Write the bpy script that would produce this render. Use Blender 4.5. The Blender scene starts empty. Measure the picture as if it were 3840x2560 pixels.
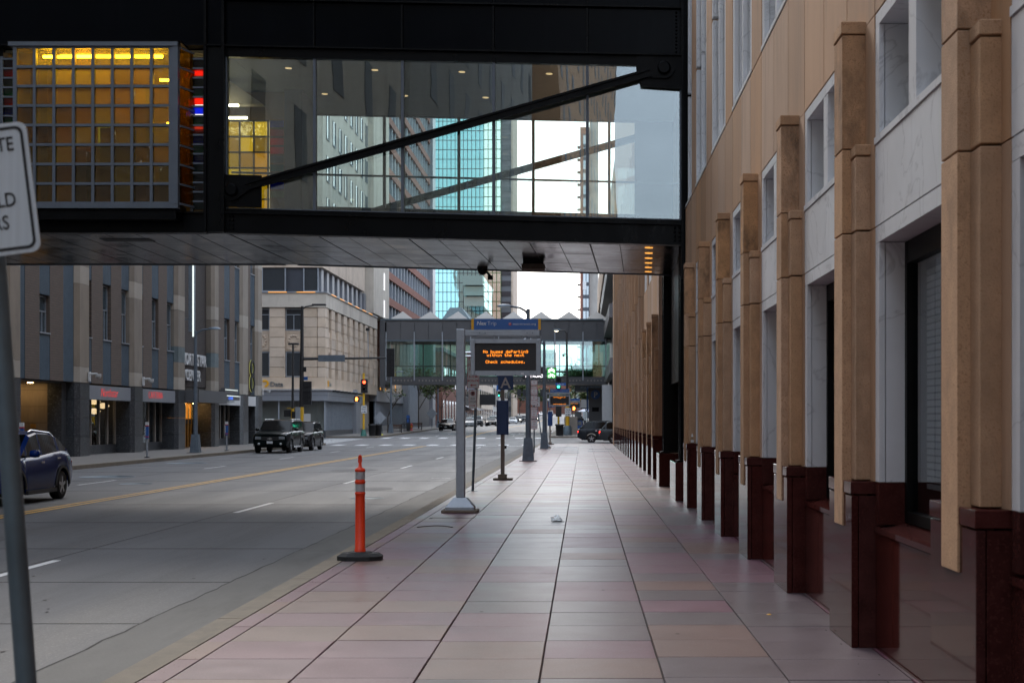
import bpy, bmesh, math, random
from mathutils import Vector, Matrix
R = math.radians
random.seed(7)
scene = bpy.context.scene
col = scene.collection
# ------------------------------------------------------------------ camera
cam_d = bpy.data.cameras.new("camera"); cam = bpy.data.objects.new("camera", cam_d); col.objects.link(cam)
cam.location = (0, 0, 1.7); cam.rotation_euler = (R(90), 0, 0)
cam_d.lens = 50; cam_d.sensor_width = 36
cam_d.shift_x = -0.0695; cam_d.shift_y = 0.0763
cam_d.clip_start = 0.1; cam_d.clip_end = 4000
cam_d.dof.use_dof = True; cam_d.dof.focus_distance = 27; cam_d.dof.aperture_fstop = 5.0
scene.camera = cam
# ------------------------------------------------------------------ world, sun, exposure
SUN_EL, SUN_AZ = 38, 20          # azimuth measured from +Y (ahead) towards -X
world = bpy.data.worlds.new("World"); scene.world = world; world.use_nodes = True
wn = world.node_tree.nodes; wl = world.node_tree.links
bg = wn["Background"]
sky = wn.new("ShaderNodeTexSky"); sky.sky_type = 'NISHITA'; sky.sun_disc = False
sky.sun_elevation = R(SUN_EL); sky.sun_rotation = R(-SUN_AZ)
sky.air_density = 1.0; sky.dust_density = 4.0; sky.ozone_density = 1.5
hs = wn.new("ShaderNodeHueSaturation"); hs.inputs["Saturation"].default_value = 0.8
wl.new(sky.outputs[0], hs.inputs["Color"])
# broken overcast: soft pale cloud over the clear sky
tcw = wn.new("ShaderNodeTexCoord"); mpw = wn.new("ShaderNodeMapping"); mpw.inputs["Scale"].default_value = (1.2, 1.2, 3.0)
nzw = wn.new("ShaderNodeTexNoise"); nzw.inputs["Scale"].default_value = 2.2; nzw.inputs["Detail"].default_value = 6
rpw = wn.new("ShaderNodeValToRGB"); rpw.color_ramp.elements[0].position = 0.30; rpw.color_ramp.elements[1].position = 0.62
rpw.color_ramp.elements[0].color = (0.2, 0.2, 0.2, 1); rpw.color_ramp.elements[1].color = (0.88, 0.88, 0.88, 1)
mxw = wn.new("ShaderNodeMix"); mxw.data_type = 'RGBA'
wl.new(tcw.outputs["Generated"], mpw.inputs[0]); wl.new(mpw.outputs[0], nzw.inputs["Vector"]); wl.new(nzw.outputs[0], rpw.inputs[0])
wl.new(rpw.outputs[0], mxw.inputs[0]); wl.new(hs.outputs[0], mxw.inputs[6]); mxw.inputs[7].default_value = (7.5, 8.6, 10.2, 1)
wl.new(mxw.outputs[2], bg.inputs["Color"]); bg.inputs["Strength"].default_value = 0.15
sl = bpy.data.lights.new("sun", 'SUN'); so = bpy.data.objects.new("sun", sl); col.objects.link(so)
sl.energy = 0.5; sl.angle = R(14); sl.color = (1.0, 0.94, 0.86)
d = Vector((-math.sin(R(SUN_AZ)) * math.cos(R(SUN_EL)), math.cos(R(SUN_AZ)) * math.cos(R(SUN_EL)), math.sin(R(SUN_EL))))
so.rotation_euler = d.to_track_quat('Z', 'Y').to_euler(); so.location = (0, 0, 60)
vs = scene.view_settings; vs.view_transform = 'Standard'; vs.look = 'None'; vs.exposure = 1.12; vs.gamma = 1; vs.use_curve_mapping = False
scene.render.engine = 'CYCLES'
cy = scene.cycles; cy.use_denoising = True; cy.max_bounces = 8; cy.diffuse_bounces = 4; cy.glossy_bounces = 4
cy.transmission_bounces = 6; cy.transparent_max_bounces = 24; cy.sample_clamp_indirect = 4.0; cy.caustics_reflective = False; cy.caustics_refractive = False
# ------------------------------------------------------------------ materials
MATS = {}
def _nodes(name):
    m = bpy.data.materials.new(name); m.use_nodes = True; MATS[name] = m
    return m, m.node_tree.nodes, m.node_tree.links
def M(name, base, rough=0.6, metal=0.0, var=0.12, scale=3.0, stretch=(1, 1, 1), bump=0.0, bscale=None, spec=0.5, coat=0.0,
      rnd=0.0, stain=None, stain_scale=0.8, stain_stretch=(1, 1, 0.25), stain_lo=0.52, stain_hi=0.72, speck=None, speck_scale=120, rvar=0.0, emit=None, estr=0, ior=1.5):
    m, n, l = _nodes(name)
    b = n["Principled BSDF"]; b.inputs["Roughness"].default_value = rough; b.inputs["Metallic"].default_value = metal
    b.inputs["Specular IOR Level"].default_value = spec; b.inputs["IOR"].default_value = ior; b.inputs["Coat Weight"].default_value = coat; b.inputs["Coat Roughness"].default_value = 0.05
    geo = n.new("ShaderNodeNewGeometry"); mp = n.new("ShaderNodeMapping"); mp.inputs["Scale"].default_value = stretch
    l.new(geo.outputs["Position"], mp.inputs[0])
    nz = n.new("ShaderNodeTexNoise"); nz.inputs["Scale"].default_value = scale; nz.inputs["Detail"].default_value = 6; nz.inputs["Roughness"].default_value = 0.62
    l.new(mp.outputs[0], nz.inputs["Vector"])
    mr = n.new("ShaderNodeMapRange"); mr.inputs[1].default_value = 0.3; mr.inputs[2].default_value = 0.7
    mr.inputs[3].default_value = 1 - var; mr.inputs[4].default_value = 1 + var; l.new(nz.outputs[0], mr.inputs[0])
    mul = n.new("ShaderNodeMix"); mul.data_type = 'RGBA'; mul.blend_type = 'MULTIPLY'; mul.inputs[0].default_value = 1
    mul.inputs[6].default_value = (*base, 1); cc = n.new("ShaderNodeCombineColor")
    for i in range(3): l.new(mr.outputs[0], cc.inputs[i])
    l.new(cc.outputs[0], mul.inputs[7]); out = mul.outputs[2]
    if rnd:
        oi = n.new("ShaderNodeObjectInfo"); h = n.new("ShaderNodeHueSaturation")
        a = n.new("ShaderNodeMapRange"); a.inputs[3].default_value = 1 - rnd; a.inputs[4].default_value = 1 + rnd
        l.new(oi.outputs["Random"], a.inputs[0]); l.new(a.outputs[0], h.inputs["Value"])
        w = n.new("ShaderNodeTexWhiteNoise"); w.noise_dimensions = '1D'; l.new(oi.outputs["Random"], w.inputs["W"])
        a2 = n.new("ShaderNodeMapRange"); a2.inputs[3].default_value = 1 - rnd; a2.inputs[4].default_value = 1 + rnd
        l.new(w.outputs[0], a2.inputs[0]); l.new(a2.outputs[0], h.inputs["Saturation"])
        l.new(out, h.inputs["Color"]); out = h.outputs[0]
    if stain:
        mp2 = n.new("ShaderNodeMapping"); mp2.inputs["Scale"].default_value = stain_stretch; l.new(geo.outputs["Position"], mp2.inputs[0])
        n2 = n.new("ShaderNodeTexNoise"); n2.inputs["Scale"].default_value = stain_scale; n2.inputs["Detail"].default_value = 8; n2.inputs["Roughness"].default_value = 0.7
        l.new(mp2.outputs[0], n2.inputs["Vector"]); r2 = n.new("ShaderNodeMapRange")
        r2.inputs[1].default_value = stain_lo; r2.inputs[2].default_value = stain_hi; r2.inputs[4].default_value = 0.8; l.new(n2.outputs[0], r2.inputs[0])
        mx = n.new("ShaderNodeMix"); mx.data_type = 'RGBA'; l.new(r2.outputs[0], mx.inputs[0]); l.new(out, mx.inputs[6]); mx.inputs[7].default_value = (*stain, 1); out = mx.outputs[2]
    if speck:
        n3 = n.new("ShaderNodeTexNoise"); n3.inputs["Scale"].default_value = speck_scale; n3.inputs["Detail"].default_value = 2
        l.new(geo.outputs["Position"], n3.inputs["Vector"]); r3 = n.new("ShaderNodeMapRange"); r3.inputs[1].default_value = 0.55; r3.inputs[2].default_value = 0.68
        l.new(n3.outputs[0], r3.inputs[0]); mx = n.new("ShaderNodeMix"); mx.data_type = 'RGBA'; l.new(r3.outputs[0], mx.inputs[0]); l.new(out, mx.inputs[6]); mx.inputs[7].default_value = (*speck, 1); out = mx.outputs[2]
    l.new(out, b.inputs["Base Color"])
    if rvar:
        rr = n.new("ShaderNodeMapRange"); rr.inputs[1].default_value = 0.3; rr.inputs[2].default_value = 0.7
        rr.inputs[3].default_value = max(0.02, rough - rvar); rr.inputs[4].default_value = rough + rvar; l.new(nz.outputs[0], rr.inputs[0]); l.new(rr.outputs[0], b.inputs["Roughness"])
    if bump:
        nb = n.new("ShaderNodeTexNoise"); nb.inputs["Scale"].default_value = bscale or scale * 8; nb.inputs["Detail"].default_value = 4
        l.new(mp.outputs[0], nb.inputs["Vector"]); bp = n.new("ShaderNodeBump"); bp.inputs["Strength"].default_value = bump; bp.inputs["Distance"].default_value = 0.02
        l.new(nb.outputs[0], bp.inputs["Height"]); l.new(bp.outputs[0], b.inputs["Normal"])
    if emit:
        b.inputs["Emission Color"].default_value = (*emit, 1); b.inputs["Emission Strength"].default_value = estr
    return m
def E(name, c, s):
    m, n, l = _nodes(name); b = n["Principled BSDF"]; b.inputs["Base Color"].default_value = (*[x * 0.3 for x in c], 1)
    b.inputs["Emission Color"].default_value = (*c, 1); b.inputs["Emission Strength"].default_value = s; return m
def G(name, tint, refl=0.08, wav=0.0, wscale=0.6, rough=0.0, glow=0.0, rnd=0.0):
    """pane: transparent tint under a fresnel mirror; wavy panes bend what they mirror"""
    m, n, l = _nodes(name); n.remove(n["Principled BSDF"]); out = n["Material Output"]
    tr = n.new("ShaderNodeBsdfTransparent"); tr.inputs[0].default_value = (*tint, 1)
    gl = n.new("ShaderNodeBsdfGlossy"); gl.inputs["Roughness"].default_value = rough; gl.inputs[0].default_value = (0.95, 0.98, 1, 1)
    lw = n.new("ShaderNodeFresnel"); lw.inputs[0].default_value = 1.5
    gb_ = n.new("ShaderNodeNewGeometry"); mi = n.new("ShaderNodeMapRange"); mi.inputs[3].default_value = 1.5; mi.inputs[4].default_value = 1 / 1.5   # same pane from either side
    l.new(gb_.outputs["Backfacing"], mi.inputs[0]); l.new(mi.outputs[0], lw.inputs[0])
    mr = n.new("ShaderNodeMapRange"); mr.inputs[1].default_value = 0.04; mr.inputs[2].default_value = 1; mr.inputs[3].default_value = refl; mr.inputs[4].default_value = 1
    l.new(lw.outputs[0], mr.inputs[0])
    mx = n.new("ShaderNodeMixShader"); l.new(mr.outputs[0], mx.inputs[0]); l.new(tr.outputs[0], mx.inputs[1]); l.new(gl.outputs[0], mx.inputs[2])
    last = mx
    if wav:
        geo = n.new("ShaderNodeNewGeometry"); nz = n.new("ShaderNodeTexNoise"); nz.inputs["Scale"].default_value = wscale; nz.inputs["Detail"].default_value = 1.5
        l.new(geo.outputs["Position"], nz.inputs["Vector"]); bp = n.new("ShaderNodeBump"); bp.inputs["Strength"].default_value = wav; bp.inputs["Distance"].default_value = 0.05
        l.new(nz.outputs[0], bp.inputs["Height"]); l.new(bp.outputs[0], gl.inputs["Normal"])
    if rnd:
        oi = n.new("ShaderNodeObjectInfo"); hv = n.new("ShaderNodeHueSaturation"); hv.inputs["Color"].default_value = (*tint, 1)
        a = n.new("ShaderNodeMapRange"); a.inputs[3].default_value = 1 - rnd; a.inputs[4].default_value = 1.0; l.new(oi.outputs["Random"], a.inputs[0]); l.new(a.outputs[0], hv.inputs["Value"])
        w = n.new("ShaderNodeTexWhiteNoise"); w.noise_dimensions = '1D'; l.new(oi.outputs["Random"], w.inputs["W"]); a2 = n.new("ShaderNodeMapRange"); a2.inputs[3].default_value = 0.49; a2.inputs[4].default_value = 0.525
        l.new(w.outputs[0], a2.inputs[0]); l.new(a2.outputs[0], hv.inputs["Hue"]); l.new(hv.outputs[0], tr.inputs[0])
    if glow:
        tl = n.new("ShaderNodeBsdfTranslucent"); tl.inputs[0].default_value = (*tint, 1)
        m2 = n.new("ShaderNodeMixShader"); m2.inputs[0].default_value = glow; l.new(mx.outputs[0], m2.inputs[1]); l.new(tl.outputs[0], m2.inputs[2]); last = m2
    l.new(last.outputs[0], out.inputs[0]); return m
M('road', (0.088, 0.088, 0.092), 0.62, speck=(0.12, 0.12, 0.122), speck_scale=45, var=0.24, scale=0.9, stretch=(1, 0.12, 1), bump=0.12, bscale=40, stain=(0.042, 0.042, 0.044), stain_scale=0.9, stain_stretch=(1, 0.07, 1), stain_lo=0.46, stain_hi=0.72, rvar=0.1)
M('patch', (0.062, 0.062, 0.065), 0.7, var=0.2, scale=4, bump=0.2, bscale=60)
M('gutter', (0.095, 0.091, 0.083), 0.7, var=0.15, scale=2, stretch=(1, 0.3, 1), bump=0.15, bscale=50, stain=(0.05, 0.046, 0.04), stain_scale=1.2, stain_stretch=(1, 0.2, 1))
M('kerb', (0.165, 0.135, 0.096), 0.75, var=0.14, scale=4, bump=0.2, bscale=60, stain=(0.055, 0.046, 0.035), stain_scale=1.5, stain_stretch=(1, 0.3, 1))
M('tile', (0.130, 0.060, 0.080), 0.37, var=0.10, scale=2.2, bump=0.025, bscale=90, rnd=0.13, speck=(0.205, 0.115, 0.142), speck_scale=75, rvar=0.03, stain=(0.07, 0.039, 0.043), stain_lo=0.45, stain_hi=0.95, stain_scale=0.7, stain_stretch=(1, 1, 1))
M('tile_warm', (0.132, 0.068, 0.058), 0.38, var=0.10, scale=2.2, bump=0.025, bscale=90, rnd=0.13, speck=(0.20, 0.118, 0.10), speck_scale=75, rvar=0.03, stain=(0.075, 0.042, 0.033), stain_lo=0.45, stain_hi=0.95, stain_scale=0.7, stain_stretch=(1, 1, 1))
M('tile_grey', (0.110, 0.082, 0.090), 0.34, var=0.10, scale=2.2, bump=0.025, bscale=90, rnd=0.13, speck=(0.175, 0.138, 0.146), speck_scale=75, rvar=0.03, stain=(0.07, 0.052, 0.051), stain_lo=0.45, stain_hi=0.95, stain_scale=0.7, stain_stretch=(1, 1, 1))
M('grout', (0.02, 0.017, 0.016), 0.85, var=0.2, scale=5)
M('far_walk', (0.13, 0.118, 0.106), 0.7, var=0.15, scale=0.8, bump=0.1, bscale=30)
M('yellow_paint', (0.56, 0.30, 0.035), 0.6, var=0.2, scale=6, stain=(0.25, 0.18, 0.09), stain_scale=5, stain_stretch=(1, 0.4, 1), stain_lo=0.56, stain_hi=0.7)
M('white_paint', (0.62, 0.62, 0.61), 0.6, var=0.12, scale=6, stain=(0.3, 0.3, 0.29), stain_scale=5, stain_stretch=(1, 0.4, 1), stain_lo=0.56, stain_hi=0.72)
M('tan', (0.455, 0.285, 0.178), 0.8, var=0.07, scale=1.6, stretch=(1, 1, 0.35), bump=0.12, bscale=45, rnd=0.15, stain=(0.255, 0.175, 0.118), stain_scale=2.6, stain_stretch=(1, 1, 0.12), stain_lo=0.5, stain_hi=0.8)
M('tan_rough', (0.49, 0.302, 0.178), 0.9, var=0.16, scale=5, speck=(0.36, 0.205, 0.11), speck_scale=75, bump=0.35, bscale=120, rnd=0.10, stain=(0.22, 0.14, 0.085), stain_scale=2.4, stain_stretch=(1, 1, 0.5), stain_lo=0.54, stain_hi=0.75)
M('tan_far', (0.46, 0.29, 0.18), 0.8, var=0.08, scale=1.2, rnd=0.12)
M('tan_mould', (0.47, 0.275, 0.15), 0.9, var=0.2, scale=5, speck=(0.34, 0.19, 0.10), speck_scale=75, bump=0.35, bscale=120, rnd=0.10, stain=(0.075, 0.05, 0.032), stain_scale=3.4, stain_stretch=(1, 1, 0.5), stain_lo=0.47, stain_hi=0.66)
M('granite', (0.060, 0.018, 0.016), 0.06, var=0.3, scale=8, speck=(0.085, 0.028, 0.024), speck_scale=55, spec=0.5, ior=1.14, rnd=0.1)
M('joint', (0.05, 0.04, 0.035), 0.9, var=0.1)
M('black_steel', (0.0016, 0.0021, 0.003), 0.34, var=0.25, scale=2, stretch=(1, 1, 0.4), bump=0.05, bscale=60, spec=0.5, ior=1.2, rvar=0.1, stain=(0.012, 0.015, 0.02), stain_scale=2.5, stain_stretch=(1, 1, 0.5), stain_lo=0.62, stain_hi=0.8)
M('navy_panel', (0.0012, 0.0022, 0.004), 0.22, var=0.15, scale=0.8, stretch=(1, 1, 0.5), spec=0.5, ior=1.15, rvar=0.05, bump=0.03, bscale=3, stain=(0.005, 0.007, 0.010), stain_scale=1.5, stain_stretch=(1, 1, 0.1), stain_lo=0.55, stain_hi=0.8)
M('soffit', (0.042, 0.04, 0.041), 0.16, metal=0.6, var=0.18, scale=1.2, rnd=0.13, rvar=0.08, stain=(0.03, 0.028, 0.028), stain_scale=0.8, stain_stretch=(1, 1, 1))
M('grey_frame', (0.095, 0.118, 0.15), 0.45, var=0.1)
M('dark_frame', (0.015, 0.016, 0.018), 0.4, var=0.1)
M('galv', (0.33, 0.36, 0.40), 0.42, metal=0.35, var=0.12, scale=6, rvar=0.08)
M('galv_dark', (0.105, 0.14, 0.165), 0.5, metal=0.3, var=0.2, scale=5, rvar=0.1)
M('galv_blue', (0.145, 0.18, 0.22), 0.45, metal=0.35, var=0.15, scale=5)
M('dark', (0.010, 0.010, 0.011), 0.6, var=0.2)
M('black', (0.003, 0.003, 0.0035), 0.5, var=0.1, spec=0.15)
M('rubber', (0.018, 0.019, 0.02), 0.75, var=0.3, scale=14, bump=0.2, bscale=60, stain=(0.06, 0.058, 0.055), stain_scale=8, stain_stretch=(1, 1, 1), stain_lo=0.55, stain_hi=0.8)
M('orange', (0.80, 0.045, 0.004), 0.5, var=0.12, scale=5, stain=(0.55, 0.035, 0.008), stain_scale=9, stain_stretch=(1, 1, 0.3), stain_lo=0.58, stain_hi=0.8)
M('reflective', (0.42, 0.42, 0.43), 0.4, metal=0.2, var=0.12, scale=20)
M('sign_blue', (0.016, 0.095, 0.33), 0.35, var=0.04)
M('sign_navy', (0.010, 0.055, 0.21), 0.35, var=0.08)
M('sign_yellow', (0.72, 0.36, 0.01), 0.4, var=0.06)
M('sign_white', (0.62, 0.63, 0.64), 0.45, var=0.05, scale=5)
M('sign_retro', (0.60, 0.65, 0.70), 0.4, var=0.06, scale=4, stretch=(20, 1, 0.3))
M('sign_red', (0.42, 0.02, 0.025), 0.45, var=0.05)
M('sign_black', (0.010, 0.010, 0.012), 0.5, var=0.05)
M('led_face', (0.045, 0.042, 0.042), 0.5, var=0.05, scale=60)
E('led', (1.0, 0.27, 0.015), 1.3)
E('led_white', (1.0, 0.95, 1.0), 1.0)
E('led_green', (0.03, 0.55, 0.06), 0.35)
M('concrete_pad', (0.15, 0.12, 0.095), 0.85, var=0.2, scale=10, bump=0.3)
M('beige_metal', (0.30, 0.27, 0.24), 0.55, metal=0.2, var=0.12, scale=5, stretch=(1, 1, 0.2))
# marble with drifting grey veins
def marble(name, base, vein):
    m = M(name, base, 0.42, var=0.06, scale=2, rnd=0.05, stain=(0.55, 0.55, 0.53), stain_scale=1.6, stain_stretch=(1, 1, 0.15), stain_lo=0.55, stain_hi=0.85)
    n, l = m.node_tree.nodes, m.node_tree.links; b = n["Principled BSDF"]; src = b.inputs["Base Color"].links[0].from_socket
    geo = n.new("ShaderNodeNewGeometry"); nz = n.new("ShaderNodeTexNoise"); nz.inputs["Scale"].default_value = 1.3; nz.inputs["Detail"].default_value = 7; nz.inputs["Distortion"].default_value = 1.2
    l.new(geo.outputs["Position"], nz.inputs["Vector"]); s = n.new("ShaderNodeMath"); s.operation = 'SUBTRACT'; s.inputs[1].default_value = 0.5; l.new(nz.outputs[0], s.inputs[0])
    a = n.new("ShaderNodeMath"); a.operation = 'ABSOLUTE'; l.new(s.outputs[0], a.inputs[0]); r = n.new("ShaderNodeMapRange"); r.inputs[1].default_value = 0.0; r.inputs[2].default_value = 0.016; r.inputs[3].default_value = 0.34; r.inputs[4].default_value = 0
    l.new(a.outputs[0], r.inputs[0]); mx = n.new("ShaderNodeMix"); mx.data_type = 'RGBA'; l.new(r.outputs[0], mx.inputs[0]); l.new(src, mx.inputs[6]); mx.inputs[7].default_value = (*vein, 1); l.new(mx.outputs[2], b.inputs["Base Color"])
marble('marble', (0.74, 0.76, 0.79), (0.28, 0.29, 0.31))
# brick courses as fine relief and colour, far away
def brickmat(name, c1, c2, mortar, w, h, axis='Y'):
    m, n, l = _nodes(name); b = n["Principled BSDF"]; b.inputs["Roughness"].default_value = 0.85
    geo = n.new("ShaderNodeNewGeometry"); sp = n.new("ShaderNodeSeparateXYZ"); cb = n.new("ShaderNodeCombineXYZ"); l.new(geo.outputs["Position"], sp.inputs[0])
    l.new(sp.outputs[axis], cb.inputs[0]); l.new(sp.outputs['Z'], cb.inputs[1]); t = n.new("ShaderNodeTexBrick"); t.inputs["Scale"].default_value = 1
    t.inputs["Color1"].default_value = (*c1, 1); t.inputs["Color2"].default_value = (*c2, 1); t.inputs["Mortar"].default_value = (*mortar, 1)
    t.inputs["Mortar Size"].default_value = 0.012; t.inputs["Brick Width"].default_value = w; t.inputs["Row Height"].default_value = h; l.new(cb.outputs[0], t.inputs["Vector"])
    l.new(t.outputs[0], b.inputs["Base Color"]); bp = n.new("ShaderNodeBump"); bp.invert = True; bp.inputs["Strength"].default_value = 0.6; bp.inputs["Distance"].default_value = 0.02
    l.new(t.outputs["Fac"], bp.inputs["Height"]); l.new(bp.outputs[0], b.inputs["Normal"]); return m
brickmat('brick_brown', (0.118, 0.084, 0.064), (0.10, 0.072, 0.056), (0.08, 0.063, 0.052), 0.35, 0.11)
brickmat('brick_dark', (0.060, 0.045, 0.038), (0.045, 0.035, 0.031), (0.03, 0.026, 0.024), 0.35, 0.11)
brickmat('brick_red', (0.30, 0.12, 0.082), (0.26, 0.105, 0.075), (0.24, 0.13, 0.10), 0.4, 0.13)
brickmat('brick_far', (0.27, 0.115, 0.08), (0.20, 0.09, 0.065), (0.22, 0.13, 0.1), 1.1, 0.4, 'X')
M('beige_stone', (0.21, 0.175, 0.138), 0.8, var=0.12, scale=1.2, stretch=(1, 1, 0.4), rnd=0.1, stain=(0.14, 0.115, 0.09), stain_scale=1.2)
M('beige_light', (0.31, 0.275, 0.23), 0.75, var=0.08, scale=1.2, rnd=0.06)
M('charcoal_granite', (0.04, 0.043, 0.048), 0.3, var=0.3, scale=6, speck=(0.11, 0.115, 0.12), speck_scale=14, rnd=0.12)
M('blue_panel', (0.078, 0.113, 0.148), 0.5, metal=0.1, var=0.1, scale=2, rnd=0.08)
M('teal_stone', (0.095, 0.125, 0.135), 0.5, var=0.25, scale=2.5, rnd=0.1)
M('limestone', (0.52, 0.415, 0.32), 0.85, var=0.12, scale=0.8, bump=0.1, bscale=8, rnd=0.09, stain=(0.33, 0.25, 0.185), stain_scale=0.5, stain_stretch=(1, 1, 0.3))
M('limestone_grey', (0.50, 0.45, 0.385), 0.85, var=0.1, scale=0.6, rnd=0.06, stain=(0.28, 0.23, 0.19), stain_scale=0.4, stain_stretch=(1, 1, 0.2))
M('metal_fascia', (0.27, 0.285, 0.315), 0.4, metal=0.3, var=0.06, scale=1, rnd=0.05)
M('dark_fascia', (0.10, 0.10, 0.106), 0.5, metal=0.2, var=0.08, scale=0.6, rnd=0.08)
M('slate_panel', (0.045, 0.05, 0.062), 0.5, var=0.15, scale=0.6)
M('concrete', (0.36, 0.34, 0.31), 0.85, var=0.1, scale=0.4, rnd=0.06, stain=(0.24, 0.22, 0.2), stain_scale=0.3)
M('white_panel', (0.56, 0.56, 0.56), 0.5, var=0.05)
M('cloth_roof', (0.36, 0.345, 0.32), 0.7, var=0.06)
M('room', (0.05, 0.042, 0.034), 0.9, var=0.3, scale=0.5)
M('room_warm', (0.12, 0.08, 0.035), 0.9, var=0.2, scale=0.6)
M('ceiling_in', (0.14, 0.152, 0.138), 0.85, var=0.08)
M('floor_in', (0.05, 0.045, 0.05), 0.7, var=0.2)
M('blind', (0.55, 0.55, 0.54), 0.6, var=0.03)
M('gold', (0.50, 0.27, 0.07), 0.35, metal=0.5, var=0.15)
G('glass', (0.89, 0.955, 0.925), 0.105, wav=0.06, wscale=0.5)
G('glass_clear', (0.92, 0.95, 0.94), 0.06)
G('glass_teal', (0.80, 0.93, 0.90), 0.10, wav=0.03, wscale=0.3)
G('glass_dark', (0.78, 0.82, 0.84), 0.06, wav=0.02)
G('amber', (0.985, 0.78, 0.20), 0.05, wav=0.5, wscale=7, rough=0.05, glow=0.08, rnd=0.45)
G('amber_shaded', (0.72, 0.48, 0.10), 0.05, wav=0.5, wscale=7, rough=0.05)  # darker amber copy: shade on the side panes put into the tint
def tint(name, c): return G(name, c, 0.05, wav=0.3, wscale=9, rough=0.08, glow=0.5)
for nm, c in dict(g_red=(0.9, 0.10, 0.04), g_blue=(0.04, 0.10, 0.75), g_green=(0.03, 0.55, 0.22), g_rust=(0.6, 0.14, 0.07), g_olive=(0.25, 0.3, 0.1), g_teal=(0.05, 0.3, 0.32), g_slate=(0.25, 0.28, 0.32), g_plum=(0.25, 0.05, 0.07)).items(): tint(nm, c)
def mirror_glass(name, base, rough=0.03, metal=0.75, wav=0.25, ws=0.25):
    m = M(name, base, rough, metal=metal, var=0.05, rnd=0.1); n, l = m.node_tree.nodes, m.node_tree.links; b = n["Principled BSDF"]
    geo = n.new("ShaderNodeNewGeometry"); nz = n.new("ShaderNodeTexNoise"); nz.inputs["Scale"].default_value = ws; nz.inputs["Detail"].default_value = 1
    l.new(geo.outputs["Position"], nz.inputs["Vector"]); bp = n.new("ShaderNodeBump"); bp.inputs["Strength"].default_value = wav; bp.inputs["Distance"].default_value = 0.1
    l.new(nz.outputs[0], bp.inputs["Height"]); l.new(bp.outputs[0], b.inputs["Normal"])
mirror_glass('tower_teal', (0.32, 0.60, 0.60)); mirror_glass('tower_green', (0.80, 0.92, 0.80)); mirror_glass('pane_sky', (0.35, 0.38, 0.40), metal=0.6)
mirror_glass('pane_dark', (0.045, 0.05, 0.055), metal=0.0, rough=0.06); mirror_glass('pane_blue', (0.06, 0.09, 0.11), metal=0.2, rough=0.06)
E('lamp_warm', (1.0, 0.62, 0.25), 28.0); E('lamp_bulb', (1.0, 0.66, 0.34), 0.95); E('tube', (1.0, 0.70, 0.30), 17.0); E('down_amber', (1.0, 0.42, 0.08), 0.6); E('down_small', (1.0, 0.66, 0.34), 0.4)
E('tube_white', (1.0, 0.85, 0.55), 5.0); E('lit_blue', (0.5, 0.75, 0.8), 0.25); E('added_glow', (1.0, 0.95, 0.85), 0.7); E('sig_red', (1.0, 0.06, 0.02), 4.0); E('sig_green', (0.05, 1.0, 0.55), 2.5); E('sig_hand', (1.0, 0.22, 0.04), 4.0); E('white_lit', (0.9, 1.0, 0.95), 0.5); E('tail', (1.0, 0.03, 0.02), 2.2); E('head', (1.0, 0.95, 0.75), 6.0)
E('red_neon', (1.0, 0.06, 0.05), 0.28); E('yellow_edge', (0.85, 0.85, 0.25), 0.14); E('blue_neon', (0.08, 0.2, 0.9), 0.5); E('lit_room', (1.0, 0.78, 0.4), 0.35); E('lamp_white', (1.0, 0.85, 0.6), 4.0); E('amber_wash', (1.0, 0.55, 0.15), 1.2)
M('bark', (0.07, 0.055, 0.045), 0.9, var=0.3, scale=8, bump=0.4)
M('leaf', (0.055, 0.10, 0.028), 0.7, var=0.4, scale=2.0); M('leaf_light', (0.11, 0.14, 0.035), 0.7, var=0.4, scale=2.0)
def paint(name, c, rough=0.25, metal=0.0): return M(name, c, rough, metal=metal, var=0.06, coat=0.15, spec=0.08, scale=2)
paint('paint_blue', (0.0004, 0.018, 0.125)); paint('paint_green', (0.002, 0.005, 0.005)); paint('paint_black', (0.002, 0.002, 0.0025)); paint('paint_grey', (0.045, 0.05, 0.055)); paint('paint_silver', (0.42, 0.43, 0.44)); paint('paint_white', (0.7, 0.7, 0.7), metal=0.0); paint('paint_dkgrey', (0.022, 0.026, 0.032))
M('car_glass', (0.003, 0.0035, 0.004), 0.05, var=0.05, spec=0.22); M('chrome', (0.75, 0.76, 0.78), 0.15, metal=1.0, var=0.03); M('alloy', (0.42, 0.43, 0.45), 0.3, metal=0.8, var=0.1); M('tyre', (0.012, 0.012, 0.012), 0.8, var=0.2); M('trim', (0.015, 0.015, 0.016), 0.55, var=0.1)
M('lens', (0.30, 0.32, 0.34), 0.12, var=0.1, metal=0.4); M('lens_red', (0.20, 0.012, 0.012), 0.15, var=0.1)
M('signal_yellow', (0.62, 0.36, 0.015), 0.45, var=0.12); M('pole_green', (0.03, 0.14, 0.11), 0.5, var=0.2); M('hydrant_red', (0.33, 0.03, 0.025), 0.45, var=0.1); M('pole_black', (0.02, 0.019, 0.02), 0.5, var=0.1)
M('skin', (0.22, 0.12, 0.08), 0.6); M('hair', (0.012, 0.009, 0.008), 0.7); M('cloth_black', (0.012, 0.013, 0.018), 0.85); M('cloth_red', (0.13, 0.018, 0.025), 0.85); M('cloth_white', (0.6, 0.6, 0.62), 0.85); M('cloth_grey', (0.10, 0.11, 0.13), 0.85)
M('wood', (0.10, 0.05, 0.028), 0.7, var=0.3, scale=6, stretch=(1, 0.2, 1)); M('sand_yellow', (0.55, 0.48, 0.04), 0.7, var=0.2)
G('plastic', (0.85, 0.88, 0.9), 0.25, wav=0.8, wscale=30, rough=0.1)
M('ped_blue', (0.02, 0.09, 0.30), 0.4, var=0.1)
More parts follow.
